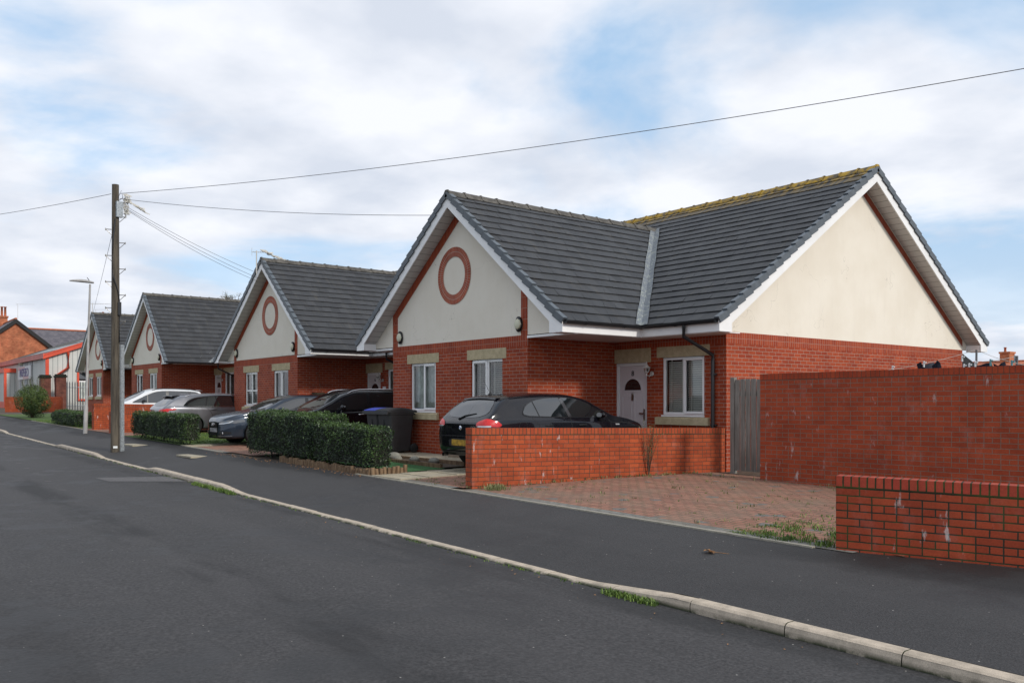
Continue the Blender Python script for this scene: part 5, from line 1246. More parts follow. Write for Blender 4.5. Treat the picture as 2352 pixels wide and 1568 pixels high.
# -- near black hatchback (rear to the street)
Z1 = .375
spec1 = dict(name='hatchback', L=4.22, W=.875, wr=.315, paint=M['paint_black'], axles=(.80, 3.44), tum=.42,
    top=[(0, .90), (.05, .955), (.16, 1.06), (.42, 1.30), (.60, 1.375), (1.0, 1.41), (1.6, 1.43), (2.05, 1.425), (2.5, 1.36), (2.9, 1.18), (3.2, 1.005), (3.5, .955), (3.9, .86), (4.12, .75), (4.22, .62)],
    belt=[(0, .86), (.3, .955), (1.2, .945), (2.4, .905), (3.1, .88), (3.6, .84), (4.1, .72), (4.22, .58)],
    bot=[(0, .33), (.12, .24), (.5, .20), (3.9, .18), (4.22, .24)], plan=[(0, .76), (.06, .81), (.25, .855), (.7, .875), (2.5, .873), (3.5, .872), (3.9, .83), (4.12, .74), (4.22, .62)])
c1 = Car(spec1, (-13.32, 9.40, Z1+.05), R(90), 'black five-door hatchback parked nose-in, tail lamp red beside the low brick wall')
screen(c1, False, .955, 1.315, .66, .50, 'rear_window'); screen(c1, True, .99, 1.355, .66, .50, 'windscreen')
c1.glasshouse([(.80, 1.02), (.93, 1.17), (1.15, 1.265), (1.5, 1.315), (2.0, 1.325), (2.3, 1.29), (2.65, 1.17), (2.98, 1.0), (3.0, .945), (1.0, .975)], [(1.20, 1.10, .03), (1.98, 1.86, .10)])
for d in ('L', 'R'): c1.strip('pillar_trim', d, [(1.97, .975), (1.86, 1.31)], .085, M['brass'] if False else plain('pillar_gloss', (.05, .05, .055), .15, coat=1), off=.015)
for sg in (1, -1):
    c1.decal('tail_lamp', 'B', [(sg*.50, .80), (sg*.52, .875), (sg*.70, .935), (sg*.775, .93), (sg*.83, .86), (sg*.84, .79)][::sg], M['tail_red'], .012, step=.035, rnd=1)
    c1.decal('tail_lamp', 'L' if sg > 0 else 'R', [(.02, .80), (.03, .93), (.20, .90), (.29, .83), (.24, .79)], M['tail_red'], .012, step=.03, rnd=1)
    c1.decal('reverse_lamp', 'B', [(sg*.53, .79), (sg*.54, .81), (sg*.80, .815), (sg*.80, .79)][::sg], M['lamp_clear'], .016, step=.03)
c1.strip('bumper_crease', 'B', [(-.80, .60), (-.5, .615), (.5, .615), (.80, .60)], .022, plain('crease_gloss', (.03, .03, .034), .12, coat=1), off=.006)
c1.decal('plate_recess', 'B', [(-.36, .40), (.36, .40), (.38, .57), (-.38, .57)], M['black'], .003, step=.08, rnd=1)
pl = c1.plate(False, .49, M['plate_y'])
c1.decal('bumper_insert', 'B', [(-.62, .24), (.62, .24), (.66, .30), (-.66, .30)], M['black_plastic'], .004, step=.08)
c1.strip('bumper_lip', 'B', [(-.70, .315), (.70, .315)], .03, M['grey_plastic'], off=.012)
m = MB(); m.lathe([(.038, 0), (.038, .1), (.028, .1), (.028, 0)], (0, 0, 0), 14, 'x'); m.v = [(a-.05, b+.55, c+.255) for a, b, c in m.v]; m.build('exhaust_pipe', M['chrome'], c1.root)
def at_rear(car, y, z, off): h = car.hit('B', y, z); return Vector((h[0].x-off, y, z))
p = at_rear(c1, 0, .765, .004); m = MB(); m.lathe([(0, -.008), (.034, -.006), (.041, 0)], p, 22, 'x'); bd = m.build('badge', M['chrome'], c1.root)
for a0, mt in ((0, 'blue_badge'), (90, 'cloth_white'), (180, 'blue_badge'), (270, 'cloth_white')):
    m = MB(); m.face([(p.x-.010, p.y, p.z)]+[(p.x-.010, p.y+.025*math.cos(R(a0+t)), p.z+.025*math.sin(R(a0+t))) for t in range(0, 91, 15)]); m.build('badge_quarter', M[mt], bd)
p = at_rear(c1, -.40, .775, .006); text_part('badge_text', '118d', .075, M['chrome'], c1.root, p, (R(90), 0, R(-90)))
m = MB(); q0 = at_rear(c1, .12, .93, .02); q1 = at_rear(c1, -.02, .995, .025); q2 = at_rear(c1, -.30, 1.035, .018); m.tube([q0+Vector((.03, 0, 0)), q0, q1, q2], [.02, .014, .010, .006], 7); m.build('rear_wiper', M['black'], c1.root)
m = MB(); h = c1.hit('T', 0, .66)[0]; m.lathe([(.045, 0), (.03, .02), (.012, .045), (0, .05)], h, 12, 'z'); m.tube([h+Vector((0, 0, .03)), h+Vector((-.16, 0, .28))], [.004, .002], 5); m.build('roof_aerial', M['black'], c1.root)
m = MB(); pts = [c1.hit('T', y, .50) for y in (-.5, -.25, 0, .25, .5)]; rows = [[h[0]+Vector((-.10, 0, -.03)) for h in pts], [h[0]+Vector((-.09, 0, .0)) for h in pts], [h[0]+Vector((.03, 0, .012)) for h in pts]]; m.grid(rows); m.build('spoiler_lip', M['paint_black'], c1.root)
c1.mirror(2.78, .90, M['paint_black']); c1.handles((1.42, 2.28), .80, M['black'])
c1.seams([[(1.98, .95), (2.0, .60), (1.98, .28)], [(1.02, .95), (1.16, .82), (1.22, .6), (1.10, .45)], [(2.98, .93), (3.06, .85), (3.02, .5), (3.0, .28)], [(3.06, .85), (3.5, .83), (3.95, .74)]], 0, 0)
for sg in (1, -1): c1.decal('headlight', 'F', [(sg*.40, .60), (sg*.42, .68), (sg*.66, .70), (sg*.70, .62)][::sg], M['lamp_clear'], .008, step=.04, rnd=1)
c1.sides('headlight', [(3.92, .64), (3.90, .73), (4.12, .66), (4.16, .60)], M['lamp_clear'], .008, step=.04); c1.sides('side_repeater', [(3.18, .79), (3.18, .815), (3.29, .81), (3.29, .79)], M['lamp_clear'], .006, step=.04)
c1.strip('fuel_flap', 'R', [(.78+.10*math.cos(R(t)), .80+.085*math.sin(R(t))) for t in range(0, 361, 24)], .006, M['black'])

# -- grey estate
spec2 = dict(name='estate_car', L=4.9, W=.93, wr=.335, paint=M['paint_grey'], axles=(.98, 3.95), tum=.44,
    top=[(0, .95), (.06, 1.02), (.2, 1.15), (.52, 1.375), (.75, 1.425), (1.3, 1.46), (2.2, 1.475), (2.8, 1.44), (3.2, 1.30), (3.75, 1.04), (4.2, .96), (4.65, .82), (4.85, .68), (4.9, .60)],
    belt=[(0, .92), (.35, 1.005), (1.5, .985), (3.0, .955), (3.7, .93), (4.4, .84), (4.8, .66), (4.9, .56)],
    bot=[(0, .33), (.14, .25), (.6, .21), (4.5, .20), (4.9, .26)], plan=[(0, .80), (.07, .86), (.3, .905), (.9, .93), (3.0, .93), (4.1, .925), (4.5, .88), (4.8, .76), (4.9, .62)])
c2 = Car(spec2, (-31.95, 9.35, .50), R(90), 'graphite grey estate car parked nose-in behind the boxy hedge')
screen(c2, False, 1.02, 1.36, .68, .54, 'rear_window'); screen(c2, True, 1.03, 1.40, .70, .54, 'windscreen')
c2.glasshouse([(.66, 1.03), (.80, 1.17), (1.05, 1.29), (1.4, 1.345), (2.2, 1.375), (2.7, 1.34), (3.1, 1.20), (3.5, 1.03), (3.5, 1.00), (.8, 1.01)], [(1.44, 1.55, .05), (1.90, 1.84, .025), (2.52, 2.46, .09)])
for sg in (1, -1): c2.decal('tail_lamp', 'B', [(sg*.42, .80), (sg*.45, .90), (sg*.86, .92), (sg*.88, .80)][::sg], M['tail_red'], .01, step=.04, rnd=1)
c2.sides('tail_lamp', [(.02, .84), (.03, .93), (.40, .93), (.42, .89)], M['tail_red'], .008, step=.035, rnd=1)
c2.strip('number_plate_panel', 'B', [(-.35, .72), (.35, .72)], .16, M['black']); c2.plate(False, .72, M['plate_y'])
m = MB(); pts = [c2.hit('T', y, .62) for y in (-.54, -.27, 0, .27, .54)]; m.grid([[h[0]+Vector((-.26, 0, -.03)) for h in pts], [h[0]+Vector((-.24, 0, .0)) for h in pts], [h[0]+Vector((.03, 0, .014)) for h in pts]]); m.grid([[h[0]+Vector((-.26, 0, -.03)) for h in pts], [h[0]+Vector((-.1, 0, -.05)) for h in pts]]); m.build('spoiler', M['black_plastic'], c2.root)
c2.mirror(3.22, .98, M['paint_grey']); c2.handles((1.72, 2.72), .90, M['paint_grey']); c2.rails(.8, 2.6, M['chrome'])
c2.seams([[(2.52, 1.0), (2.55, .6), (2.53, .34)], [(1.42, 1.0), (1.60, .82), (1.75, .55), (1.85, .36)], [(1.85, .36), (3.55, .34)], [(3.5, 1.0), (3.62, .85), (3.55, .36)]], 0, 0)
c2.sides('waist_crease', [(.5, .865), (.5, .873), (3.9, .855), (3.9, .847)], M['black'], .0015); c2.strip('window_chrome', 'R', [(.70, 1.0), (3.5, .985)], .012, M['chrome'], off=.015)

# -- dark blue-grey hatch, nose to the street
spec3 = dict(name='hatchback', L=4.25, W=.885, wr=.32, paint=M['paint_navy'], axles=(.82, 3.38), tum=.42,
    top=[(0, .92), (.06, .98), (.2, 1.10), (.5, 1.32), (.8, 1.39), (1.5, 1.425), (2.0, 1.42), (2.4, 1.35), (2.85, 1.15), (3.15, 1.0), (3.5, .945), (3.9, .87), (4.12, .80), (4.22, .745), (4.25, .70)],
    belt=[(0, .88), (.4, .94), (1.5, .93), (2.8, .90), (3.3, .88), (3.8, .80), (4.1, .72), (4.25, .60)],
    bot=[(0, .33), (.12, .25), (.5, .21), (3.8, .19), (4.15, .19), (4.25, .22)], plan=[(0, .78), (.07, .83), (.3, .87), (.8, .885), (3.3, .885), (3.7, .865), (4.0, .80), (4.15, .70), (4.25, .56)])
c3 = Car(spec3, (-24.3, 8.7+4.25, .46), R(-90), 'dark blue-grey hatchback facing the street with a tall chrome-framed grille')
screen(c3, True, 1.0, 1.345, .67, .51, 'windscreen'); screen(c3, False, .98, 1.30, .66, .50, 'rear_window')
c3.glasshouse([(.85, 1.0), (1.0, 1.16), (1.3, 1.28), (1.8, 1.325), (2.15, 1.30), (2.6, 1.15), (2.9, .99), (2.9, .95), (1.0, .96)], [(1.86, 1.80, .10)])
gp_ = [(-.27, .655), (.27, .655), (.335, .58), (.30, .40), (.24, .25), (-.24, .25), (-.30, .40), (-.335, .58)]
gf = c3.decal('grille_frame', 'F', gp_, M['chrome'], .010, step=.05, rnd=1)
c3.decal('grille', 'F', [(x*.88, .45+(z-.45)*.88) for x, z in gp_], M['mesh_dark'], .016, step=.05, rnd=1)
m = MB()
for z in (.60, .565, .53, .33, .30): c3.strip('', 'F', [(-.26, z), (.26, z)], .008, None, off=.022, mb=m)
m.build('grille_bars', M['grey_plastic'], c3.root); c3.plate(True, .43, M['plate_w'])
rg_ = MB()
for i in range(4):
    cy = (i-1.5)*.052; h = c3.hit('F', cy, .585)[0]; pts = [(h.x+.03, cy+.036*math.cos(t*.3927), .585+.036*math.sin(t*.3927)) for t in range(17)]; rg_.tube(pts, .0055, 5, cap=False)
rg_.build('ring_badge', M['chrome'], c3.root)
for sg in (1, -1):
    hl = c3.decal('headlight', 'F', [(sg*.40, .59), (sg*.44, .665), (sg*.74, .71), (sg*.82, .68), (sg*.80, .62)][::sg], M['lamp_grey'], .008, step=.035, rnd=1)
    c3.strip('lamp_strip', 'F', [(sg*.42, .602), (sg*.60, .61), (sg*.72, .64), (sg*.77, .685)], .022, M['lamp_clear'], off=.015, parent=hl)
    c3.decal('fog_intake', 'F', [(sg*.40, .29), (sg*.42, .40), (sg*.74, .40), (sg*.76, .32)][::sg], M['mesh_dark'], .006, step=.04, rnd=1)
    h = c3.hit('F', sg*.56, .345); m = MB(); m.lathe([(0, .012), (.03, .010), (.038, 0)], h[0], 16, 'x'); m.build('fog_lamp', M['lamp_clear'], c3.root)
c3.sides('headlight', [(3.72, .66), (3.74, .735), (4.0, .70), (4.12, .64), (4.0, .615)], M['lamp_grey'], .009, step=.035)
c3.strip('splitter', 'F', [(-.72, .225), (.72, .225)], .03, M['black'], off=.02); c3.strip('bumper_highlight', 'F', [(.36, .255), (.76, .27)], .02, M['paint_grey'], off=.008)
c3.mirror(2.75, .91, M['paint_navy']); c3.handles((1.45, 2.3), .81, M['paint_navy']); c3.seams([[(1.9, .95), (1.93, .6), (1.9, .3)], [(1.0, .95), (1.15, .7), (1.1, .5)], [(2.9, .94), (2.98, .85), (2.93, .3)]], 0, 0)

# -- black people carrier, nose to the street
spec4 = dict(name='people_carrier', L=4.45, W=.91, wr=.34, paint=M['paint_black'], axles=(.85, 3.52), tum=.36,
    top=[(0, 1.0), (.05, 1.08), (.2, 1.35), (.4, 1.52), (.8, 1.58), (1.6, 1.60), (2.2, 1.585), (2.6, 1.50), (3.1, 1.26), (3.5, 1.06), (3.9, .96), (4.2, .86), (4.4, .74), (4.45, .68)],
    belt=[(0, .96), (.4, 1.03), (2.0, 1.0), (3.1, .96), (3.6, .93), (4.1, .82), (4.45, .62)],
    bot=[(0, .36), (.12, .27), (.5, .23), (4.0, .22), (4.45, .27)], plan=[(0, .82), (.08, .87), (.3, .90), (.8, .91), (3.4, .91), (3.9, .88), (4.2, .80), (4.38, .70), (4.45, .60)])
c4 = Car(spec4, (-21.95, 9.3+4.45, .43), R(-90), 'black people carrier with silver roof rails facing the street beside the bins')
screen(c4, True, 1.08, 1.50, .72, .56, 'windscreen'); screen(c4, False, 1.1, 1.48, .70, .60, 'rear_window')
c4.glasshouse([(.35, 1.08), (.5, 1.40), (.9, 1.47), (1.9, 1.485), (2.35, 1.44), (2.9, 1.22), (3.25, 1.06), (3.25, 1.02), (.5, 1.06)], [(1.0, .95, .06), (1.95, 1.92, .10), (2.78, 2.72, .04)])
c4.mirror(2.85, 1.0, M['paint_black']); c4.rails(.5, 2.5, M['chrome']); c4.handles((1.3, 2.2), .90, M['chrome'])
c4.seams([[(1.95, 1.02), (1.97, .6), (1.95, .33)], [(3.2, 1.02), (3.15, .6), (3.1, .33)], [(1.0, 1.04), (1.1, .7), (1.1, .5)]], 0, 0)
for sg in (1, -1): c4.decal('headlight', 'F', [(sg*.42, .66), (sg*.46, .74), (sg*.80, .80), (sg*.82, .70)][::sg], M['lamp_grey'], .01, step=.04, rnd=1)
c4.decal('grille', 'F', [(-.36, .36), (-.40, .60), (.40, .60), (.36, .36)], M['mesh_dark'], .008, step=.06, rnd=1); c4.plate(True, .48, M['plate_w'])

# -- white people carrier, nose to the street
spec5 = dict(name='people_carrier', L=4.14, W=.88, wr=.32, paint=M['paint_white'], axles=(.70, 3.28), tum=.34,
    top=[(0, 1.02), (.04, 1.15), (.14, 1.42), (.26, 1.56), (.7, 1.61), (1.5, 1.635), (2.0, 1.62), (2.4, 1.53), (2.9, 1.28), (3.3, 1.06), (3.7, .96), (4.0, .84), (4.12, .72), (4.14, .66)],
    belt=[(0, .98), (.4, 1.03), (2.0, 1.0), (3.0, .96), (3.4, .92), (3.9, .78), (4.14, .60)],
    bot=[(0, .34), (.12, .26), (.5, .22), (3.7, .21), (4.14, .26)], plan=[(0, .80), (.07, .85), (.3, .875), (.8, .88), (3.2, .88), (3.7, .85), (4.0, .75), (4.14, .60)])
c5 = Car(spec5, (-38.1, 8.85+4.14, .60), R(-90), 'white people carrier with black roof rails behind the brick wall')
screen(c5, True, 1.08, 1.53, .72, .58, 'windscreen'); screen(c5, False, 1.12, 1.50, .72, .62, 'rear_window')
c5.glasshouse([(.22, 1.08), (.28, 1.40), (.5, 1.49), (1.7, 1.515), (2.1, 1.47), (2.6, 1.26), (3.0, 1.07), (3.0, 1.03), (.4, 1.05)], [(.78, .66, .05), (1.62, 1.60, .12), (2.42, 2.38, .035)])
c5.mirror(2.62, 1.02, M['black_plastic']); c5.rails(.3, 2.2, M['black']); c5.handles((1.1, 1.95), .90, M['paint_white'])
m = MB(); pts = [c5.hit('T', y, .34) for y in (-.58, -.3, 0, .3, .58)]; m.grid([[h[0]+Vector((-.24, 0, -.02)) for h in pts], [h[0]+Vector((-.22, 0, .01)) for h in pts], [h[0]+Vector((.03, 0, .014)) for h in pts]]); m.build('spoiler', M['paint_white'], c5.root)
for sg in (1, -1): c5.decal('headlight', 'F', [(sg*.38, .66), (sg*.42, .74), (sg*.72, .80), (sg*.76, .70)][::sg], M['lamp_clear'], .01, step=.04, rnd=1)
c5.decal('grille', 'F', [(-.34, .36), (-.38, .56), (.38, .56), (.34, .36)], M['mesh_dark'], .008, step=.06, rnd=1)

# ---------------------------------------------------------------- utility pole, lamp, cables
PX, PY = -25.66, 6.42; PZ = gz(PX, PY); PT = 7.66
pole = empty('utility_pole', (PX, PY, PZ), label='tall weathered wooden utility pole with step irons standing on the pavement', cat='utility pole')
m = MB(); m.tube([(PX, PY, lerp(PZ-.2, PT, t)) for t in (0, .02, .25, .5, .75, 1)], [.128, .125, .118, .108, .098, .090], 18); m.build('shaft', M['polewood'], pole, world=True)
m = MB(); m.prism([(PX+.07, PY+.09, PZ), (PX+.12, PY+.12, PZ), (PX+.07, PY+.215, PZ), (PX+.0, PY+.18, PZ)], (0, 0, 2.95)); m.build('cable_guard', M['galv'], pole, world=True)
m = MB(); m.box(PX+.125, PX+.131, PY-.09, PY+.02, PZ+.10, PZ+.16); m.build('number_tag', M['cloth_white'], pole, world=True)
FRx, FRy = math.sin(R(38.5)), math.cos(R(38.5))
z = 3.9; sg = 1; i = 0
while z < 7.0:
    m = MB(); d = Vector((.35, .94, 0)).normalized()*sg; p0 = Vector((PX, PY, z))+d*.10; p1 = p0+d*.15; m.tube([p0, p1], .012, 6); m.tube([p0-Vector((0, 0, .15)), p1], .008, 6); m.tube([p1-Vector((0, 0, .03)), p1+Vector((0, 0, .03))], .012, 6); m.build('step_iron', M['brass'], pole, world=True)
    z += .36; sg = -sg
m = MB(); m.prism([(PX+.09, PY-.02, 6.75), (PX+.16, PY+.0, 6.75), (PX+.12, PY+.17, 6.75), (PX+.03, PY+.14, 6.75)], (0, 0, .44)); m.build('junction_box', M['galv'], pole, world=True, bevel=.01)
m = MB(); m.box(PX+.09, PX+.15, PY+.03, PY+.12, 4.05, 4.42); m.build('cable_joint', M['black_plastic'], pole, world=True, bevel=.01)
m = MB(); m.tube([(PX+.115, PY-.03, 6.7), (PX+.13, PY-.10, 6.0), (PX+.12, PY-.11, 5.2), (PX+.13, PY+.04, 4.7), (PX+.12, PY+.08, 4.4), (PX+.12, PY+.07, 3.3)], .014, 6); m.tube([(PX+.1, PY+.05, 7.3), (PX+.14, PY+.12, 7.5), (PX+.12, PY+.16, 7.3), (PX+.1, PY+.05, 7.2)], .008, 5); m.build('pole_cable', M['black_plastic'], pole, world=True)
m = MB()
for _ in range(90):
    p = Vector((PX+.08+random.gauss(0, .03), PY+.17+random.random()*.08, 7.42-random.random()*.55)); q = p+Vector((random.gauss(0, .05), random.uniform(0, .16), random.uniform(-.12, .06))); w = Vector((0, 0, random.uniform(.006, .02))); m.face([p-w, q-w, q+w, p+w])
for _ in range(40):
    t = random.random(); p = Vector((PX+.1+random.gauss(0, .03), PY+.2+t*.55, 7.28-t*.30)); q = p+Vector((0, random.uniform(.05, .16), random.uniform(-.08, .02))); w = Vector((0, 0, .012)); m.face([p-w, q-w, q+w, p+w])
m.build('snagged_plastic', M['plastic_rag'], pole, world=True)
def cable(A, B, sag, label, r=.0065, n=24):
    A, B = Vector(A), Vector(B); m = MB(); m.tube([A.lerp(B, i/n)-Vector((0, 0, sag*4*(i/n)*(1-i/n))) for i in range(n+1)], r, 5); o = m.build('overhead_cable', M['wire'], label=label, cat='cable', group='overhead telephone cables'); return o
M['wire'] = plain('cable_grey', (0.11, 0.11, 0.115), 0.6)
T = Vector((PX+.05, PY+.1, 7.42))
cable(T, (-2.3, 16.4, 7.05), .32, 'longest overhead cable crossing the sky from pole to the upper right corner', .0075)
cable(T-Vector((0, 0, .14)), (-16.35, 11.34, 5.92), .14, 'cable from the pole to the nearest gable tip')
cable(T-Vector((0, 0, .25)), (-28.05, 11.5, 5.95), .10, 'upper of three cables dropping to the second gable tip', .006)
cable(T-Vector((0, 0, .30)), (-28.1, 11.5, 5.80), .10, 'middle of three cables dropping to the second gable tip', .006)
cable(T-Vector((0, 0, .32)), (-28.2, 11.5, 5.72), .13, 'lowest of three cables dropping to the second gable tip', .006)
cable((PX-.05, PY-.1, 7.40), (-43.4, 1.6, 8.6), .15, 'cable leaving the pole towards the left edge', .0075)
cable((PX-.02, PY-.08, 6.3), (-56.0, 12.7, 6.7), .05, 'thin steep cable from mid pole down to the farthest bungalow', .006)
LX, LY = -34.6, 7.62; LZ = gz(LX, LY)
lamp = empty('street_lamp', (LX, LY, LZ), label='pale tapered street lamp column leaning slightly left of the utility pole', cat='street lamp')
m = MB(); top = Vector((LX-.02, LY+.17, LZ+5.45)); m.tube([(LX, LY, LZ-.1), (LX, LY+.03, LZ+.9), (LX, LY+.04, LZ+1.0), (LX-.01, LY+.10, LZ+3.2), top], [.075, .073, .052, .044, .034], 16); m.build('column', M['lampgrey'], lamp, world=True)
m = MB(); rows = []
for i in range(9):
    t = i/8; c = top+Vector((0, .12-t*.80, .06+.10*t-.09*t*t)); w = .10*math.sin(math.pi*(.18+.72*t))+.015; hh = .045*math.sin(math.pi*(.15+.75*t))+.012
    rows.append([c+Vector((w*math.cos(a*.628), 0, hh*math.sin(a*.628)*(1.3 if a < 5 else .7))) for a in range(10)])
m.grid(rows, closed=True); m.face(rows[0]); m.face(rows[-1]); m.build('lantern_head', M['lampgrey'], lamp, world=True)
m = MB(); m.tube([top+Vector((0, 0, .1)), top+Vector((0, -.1, .24))], .012, 6); m.build('photocell', M['grey_plastic'], lamp, world=True)

# ---------------------------------------------------------------- aerials and fittings on the houses
def aerial(parent, x, y, z, h, length, n, az, lbl='aerial', rag=False):
    m = MB(); m.tube([(x, y, z-.35), (x, y, z+h)], .018, 7)
    d = Vector((math.cos(az), math.sin(az), 0)); s = Vector((-d.y, d.x, 0)); c = Vector((x, y, z+h-.05)); m.tube([c-d*.15, c+d*length], .010, 6)
    for i in range(n): q = c+d*(length*(i+.3)/n-.1); m.tube([q-s*.13, q+s*.13], .005, 4)
    m.tube([c-d*.15+Vector((0, 0, -.12)), c-d*.15+Vector((0, 0, .14))], .006, 4); o = m.build('aerial', M['white_metal'], parent, world=True)
    if rag:
        r = MB()
        for _ in range(120):
            t = random.random(); p = c+Vector((.05+random.gauss(0, .03), .1+t*.95, .08-t*.32)) ; q = p+Vector((random.gauss(0, .03), random.uniform(.04, .16), random.uniform(-.05, .03))); w = Vector((0, 0, random.uniform(.006, .022))); r.face([p-w, q-w, q+w, p+w])
        r.build('snagged_plastic', M['plastic_rag'], o, world=True)
    return o
aerial(H2, -27.85, 11.35, 6.25, .42, .35, 5, R(60), rag=True); aerial(H4, -56.3, 12.8, 7.0, .55, 1.1, 7, R(50)); 
m = MB(); m.lathe([(0, -.055), (.04, -.045), (.055, -.01), (.055, .03), (.03, .045), (0, .05)], (-20.05, 13.05, 2.93), 14, 'z'); m.tube([(-20.05, 13.05, 2.98), (-20.0, 13.12, 3.06), (-19.9, 13.38, 3.06)], .016, 7); m.tube([(-20.1, 13.05, 2.97), (-20.0, 13.05, 3.14)], .005, 5); m.build('security_camera', M['upvc'], H2, world=True)
m = MB(); m.lathe([(.0, -.16), (.12, -.12), (.19, -.04), (.21, .02)], (-25.55, 12.45, 1.95), 16, 'z'); m.tube([(-25.74, 12.45, 2.55), (-25.55, 12.45, 2.6)], .01, 5)
for a in range(3): m.tube([(-25.55+.2*math.cos(a*2.1), 12.45+.2*math.sin(a*2.1), 1.97), (-25.55, 12.45, 2.58)], .004, 4)
m.build('hanging_basket', M['twig'], H2, world=True)
m = MB(); m.box(H3.location.x+.005, H3.location.x+.09, 13.1, 13.28, 1.75, 2.0); m.build('wall_box', M['black_plastic'], H3, world=True, bevel=.01)
m = MB(); xx, yy = -24.55, 14.262; m.box(xx-.09, xx+.09, yy, yy+.015, 1.92, 2.16); pq = m.build('number_plaque', M['cloth_white'], H2, world=True); text_part('house_number', '6', .12, M['black'], pq, wmat(pq).inverted() @ Vector((xx, yy-.006, 2.04)), (R(90), 0, 0))

# ---------------------------------------------------------------- workshop, brick houses, pillars at the left end
WX, WY = -70.5, 13.0
ws = empty('workshop', (WX, WY, gz(WX, WY)), label='white metal-clad workshop with orange red trim and a pitched grey sheet roof', cat='workshop')
gw = gz(WX, WY)-.2; zc = 5.05; sl = .38
m = MB(); m.face([(-96, WY, gw), (WX, WY, gw), (WX, WY, zc), (-96, WY, zc)], [(0, 0), (25.5, 0), (25.5, 4), (0, 4)]); m.face([(WX, WY, gw), (WX, 27, gw), (WX, 27, zc), (WX, 20, zc+7*sl), (WX, WY, zc)], [(0, 0), (14, 0), (14, 4), (7, 6), (0, 4)]); m.face([(-96, WY, gw), (-96, 27, gw), (-96, 27, zc), (-96, 20, zc+7*sl), (-96, WY, zc)]); m.build('cladding', M['clad'], ws, world=True)
m = MB(); 
for i in range(3):
    x = -81.3+i*2.1; m.box(x, x+1.1, WY-.03, WY-.002, 1.4, 4.8)
build_parts(m, 'faded_panel', M['clad_grey'], ws, world=True)
m = MB(); rows = []; 
for y, z in ((WY-.25, zc-.02), (20, zc+7*sl+.08), (27.2, zc-.02)): rows.append([(x, y, z) for x in (-96.3, WX+.25)])
m.grid(rows, smooth=False); m.build('sheet_roof', M['asbestos'], ws, world=True)
for (x0, x1, y0, y1) in ((-86, -72.5, 14.2, 16.0), (-80, -75, 16.6, 17.4)):
    m = MB(); m.face([(x0, y0, zc+(y0-WY)*sl+.1), (x1, y0, zc+(y0-WY)*sl+.1), (x1, y1, zc+(y1-WY)*sl+.1), (x0, y1, zc+(y1-WY)*sl+.1)]); m.build('rooflight', M['rooflight'], ws, world=True)
m = MB(); m.box(-96, WX+.05, WY-.28, WY-.05, zc-.25, zc+.12); m.build('gutter_trim', M['red_faded'], ws, world=True)
m = MB(); m.prism([(WX+.02, WY-.3, zc-.3), (WX+.02, 20, zc+7*sl-.28), (WX+.02, 20, zc+7*sl+.1), (WX+.02, WY-.3, zc+.05)], (.2, 0, 0)); m.build('verge_trim', M['red'], ws, world=True)
m = MB(); m.box(WX-.12, WX+.06, WY-.12, WY+.10, gw, zc-.05); m.build('corner_trim', M['red'], ws, world=True)
m = MB(); m.tube([(WX+.2, WY+1.35, zc+.25), (WX+.2, WY+1.35, zc-.9), (WX+.2, WY+.55, zc-1.5), (WX+.2, WY+.55, gw)], .11, 8); m.build('downpipe', M['red'], ws, world=True)
m = MB(); y0, y1, z0, z1 = WY+2.1, WY+5.4, gw+1.0, zc-1.15; 
for q in ((y0, y1, z1, z1+.14), (y0, y1, z0-.14, z0), (y0-.14, y0, z0-.14, z1+.14), (y1, y1+.14, z0-.14, z1+.14)): m.box(WX+.01, WX+.09, q[0], q[1], q[2], q[3])
wf = m.build('window', M['red'], ws, world=True)
m = MB(); m.box(WX+.02, WX+.06, y0, y1, z0, z1-.75); m.build('window_board', M['net'], wf, world=True)
m = MB(); m.box(WX+.03, WX+.08, y0, y1, z1-.78, z1-.68); m.box(WX+.03, WX+.08, y0, y1, z1-.08, z1); m.box(WX+.03, WX+.08, y0+1.1, y0+1.25, z0, z1); m.build('frame', M['upvc'], wf, world=True)
m = MB(); m.face([(WX+.022, y0, z1-.7), (WX+.022, y1, z1-.7), (WX+.022, y1, z1), (WX+.022, y0, z1)]); m.build('pane', M['carglass'], wf, world=True)
# sign on the street face
sx0, sx1, sz0, sz1 = -81.6, -76.1, 3.45, 4.5
m = MB(); m.box(sx0, sx1, WY-.12, WY-.05, sz0, sz1); sg_ = m.build('sign_board', M['pavement_sign'], ws, world=True)
m = MB(); m.box(sx0+.04, sx0+3.0, WY-.125, WY-.121, sz1-.30, sz1-.02); m.box(sx0+2.2, sx0+4.6, WY-.125, WY-.121, sz0+.02, sz0+.28); build_parts(m, 'pink_panel', M['sign_pink'], sg_, world=True)
text_part('sign_lettering', 'INSPEIEO', .95, M['sign_purple'], sg_, wmat(sg_).inverted() @ Vector(((sx0+sx1)/2, WY-.135, (sz0+sz1)/2-.02)), (R(90), 0, 0), .01)
m = MB(); m.lathe([(0, 0), (.18, 0), (.14, -.25), (0, -.28)], (-80.3, WY, 4.78), 12, 'y'); m.build('flood_lamp', M['cream_plastic'], ws, world=True)
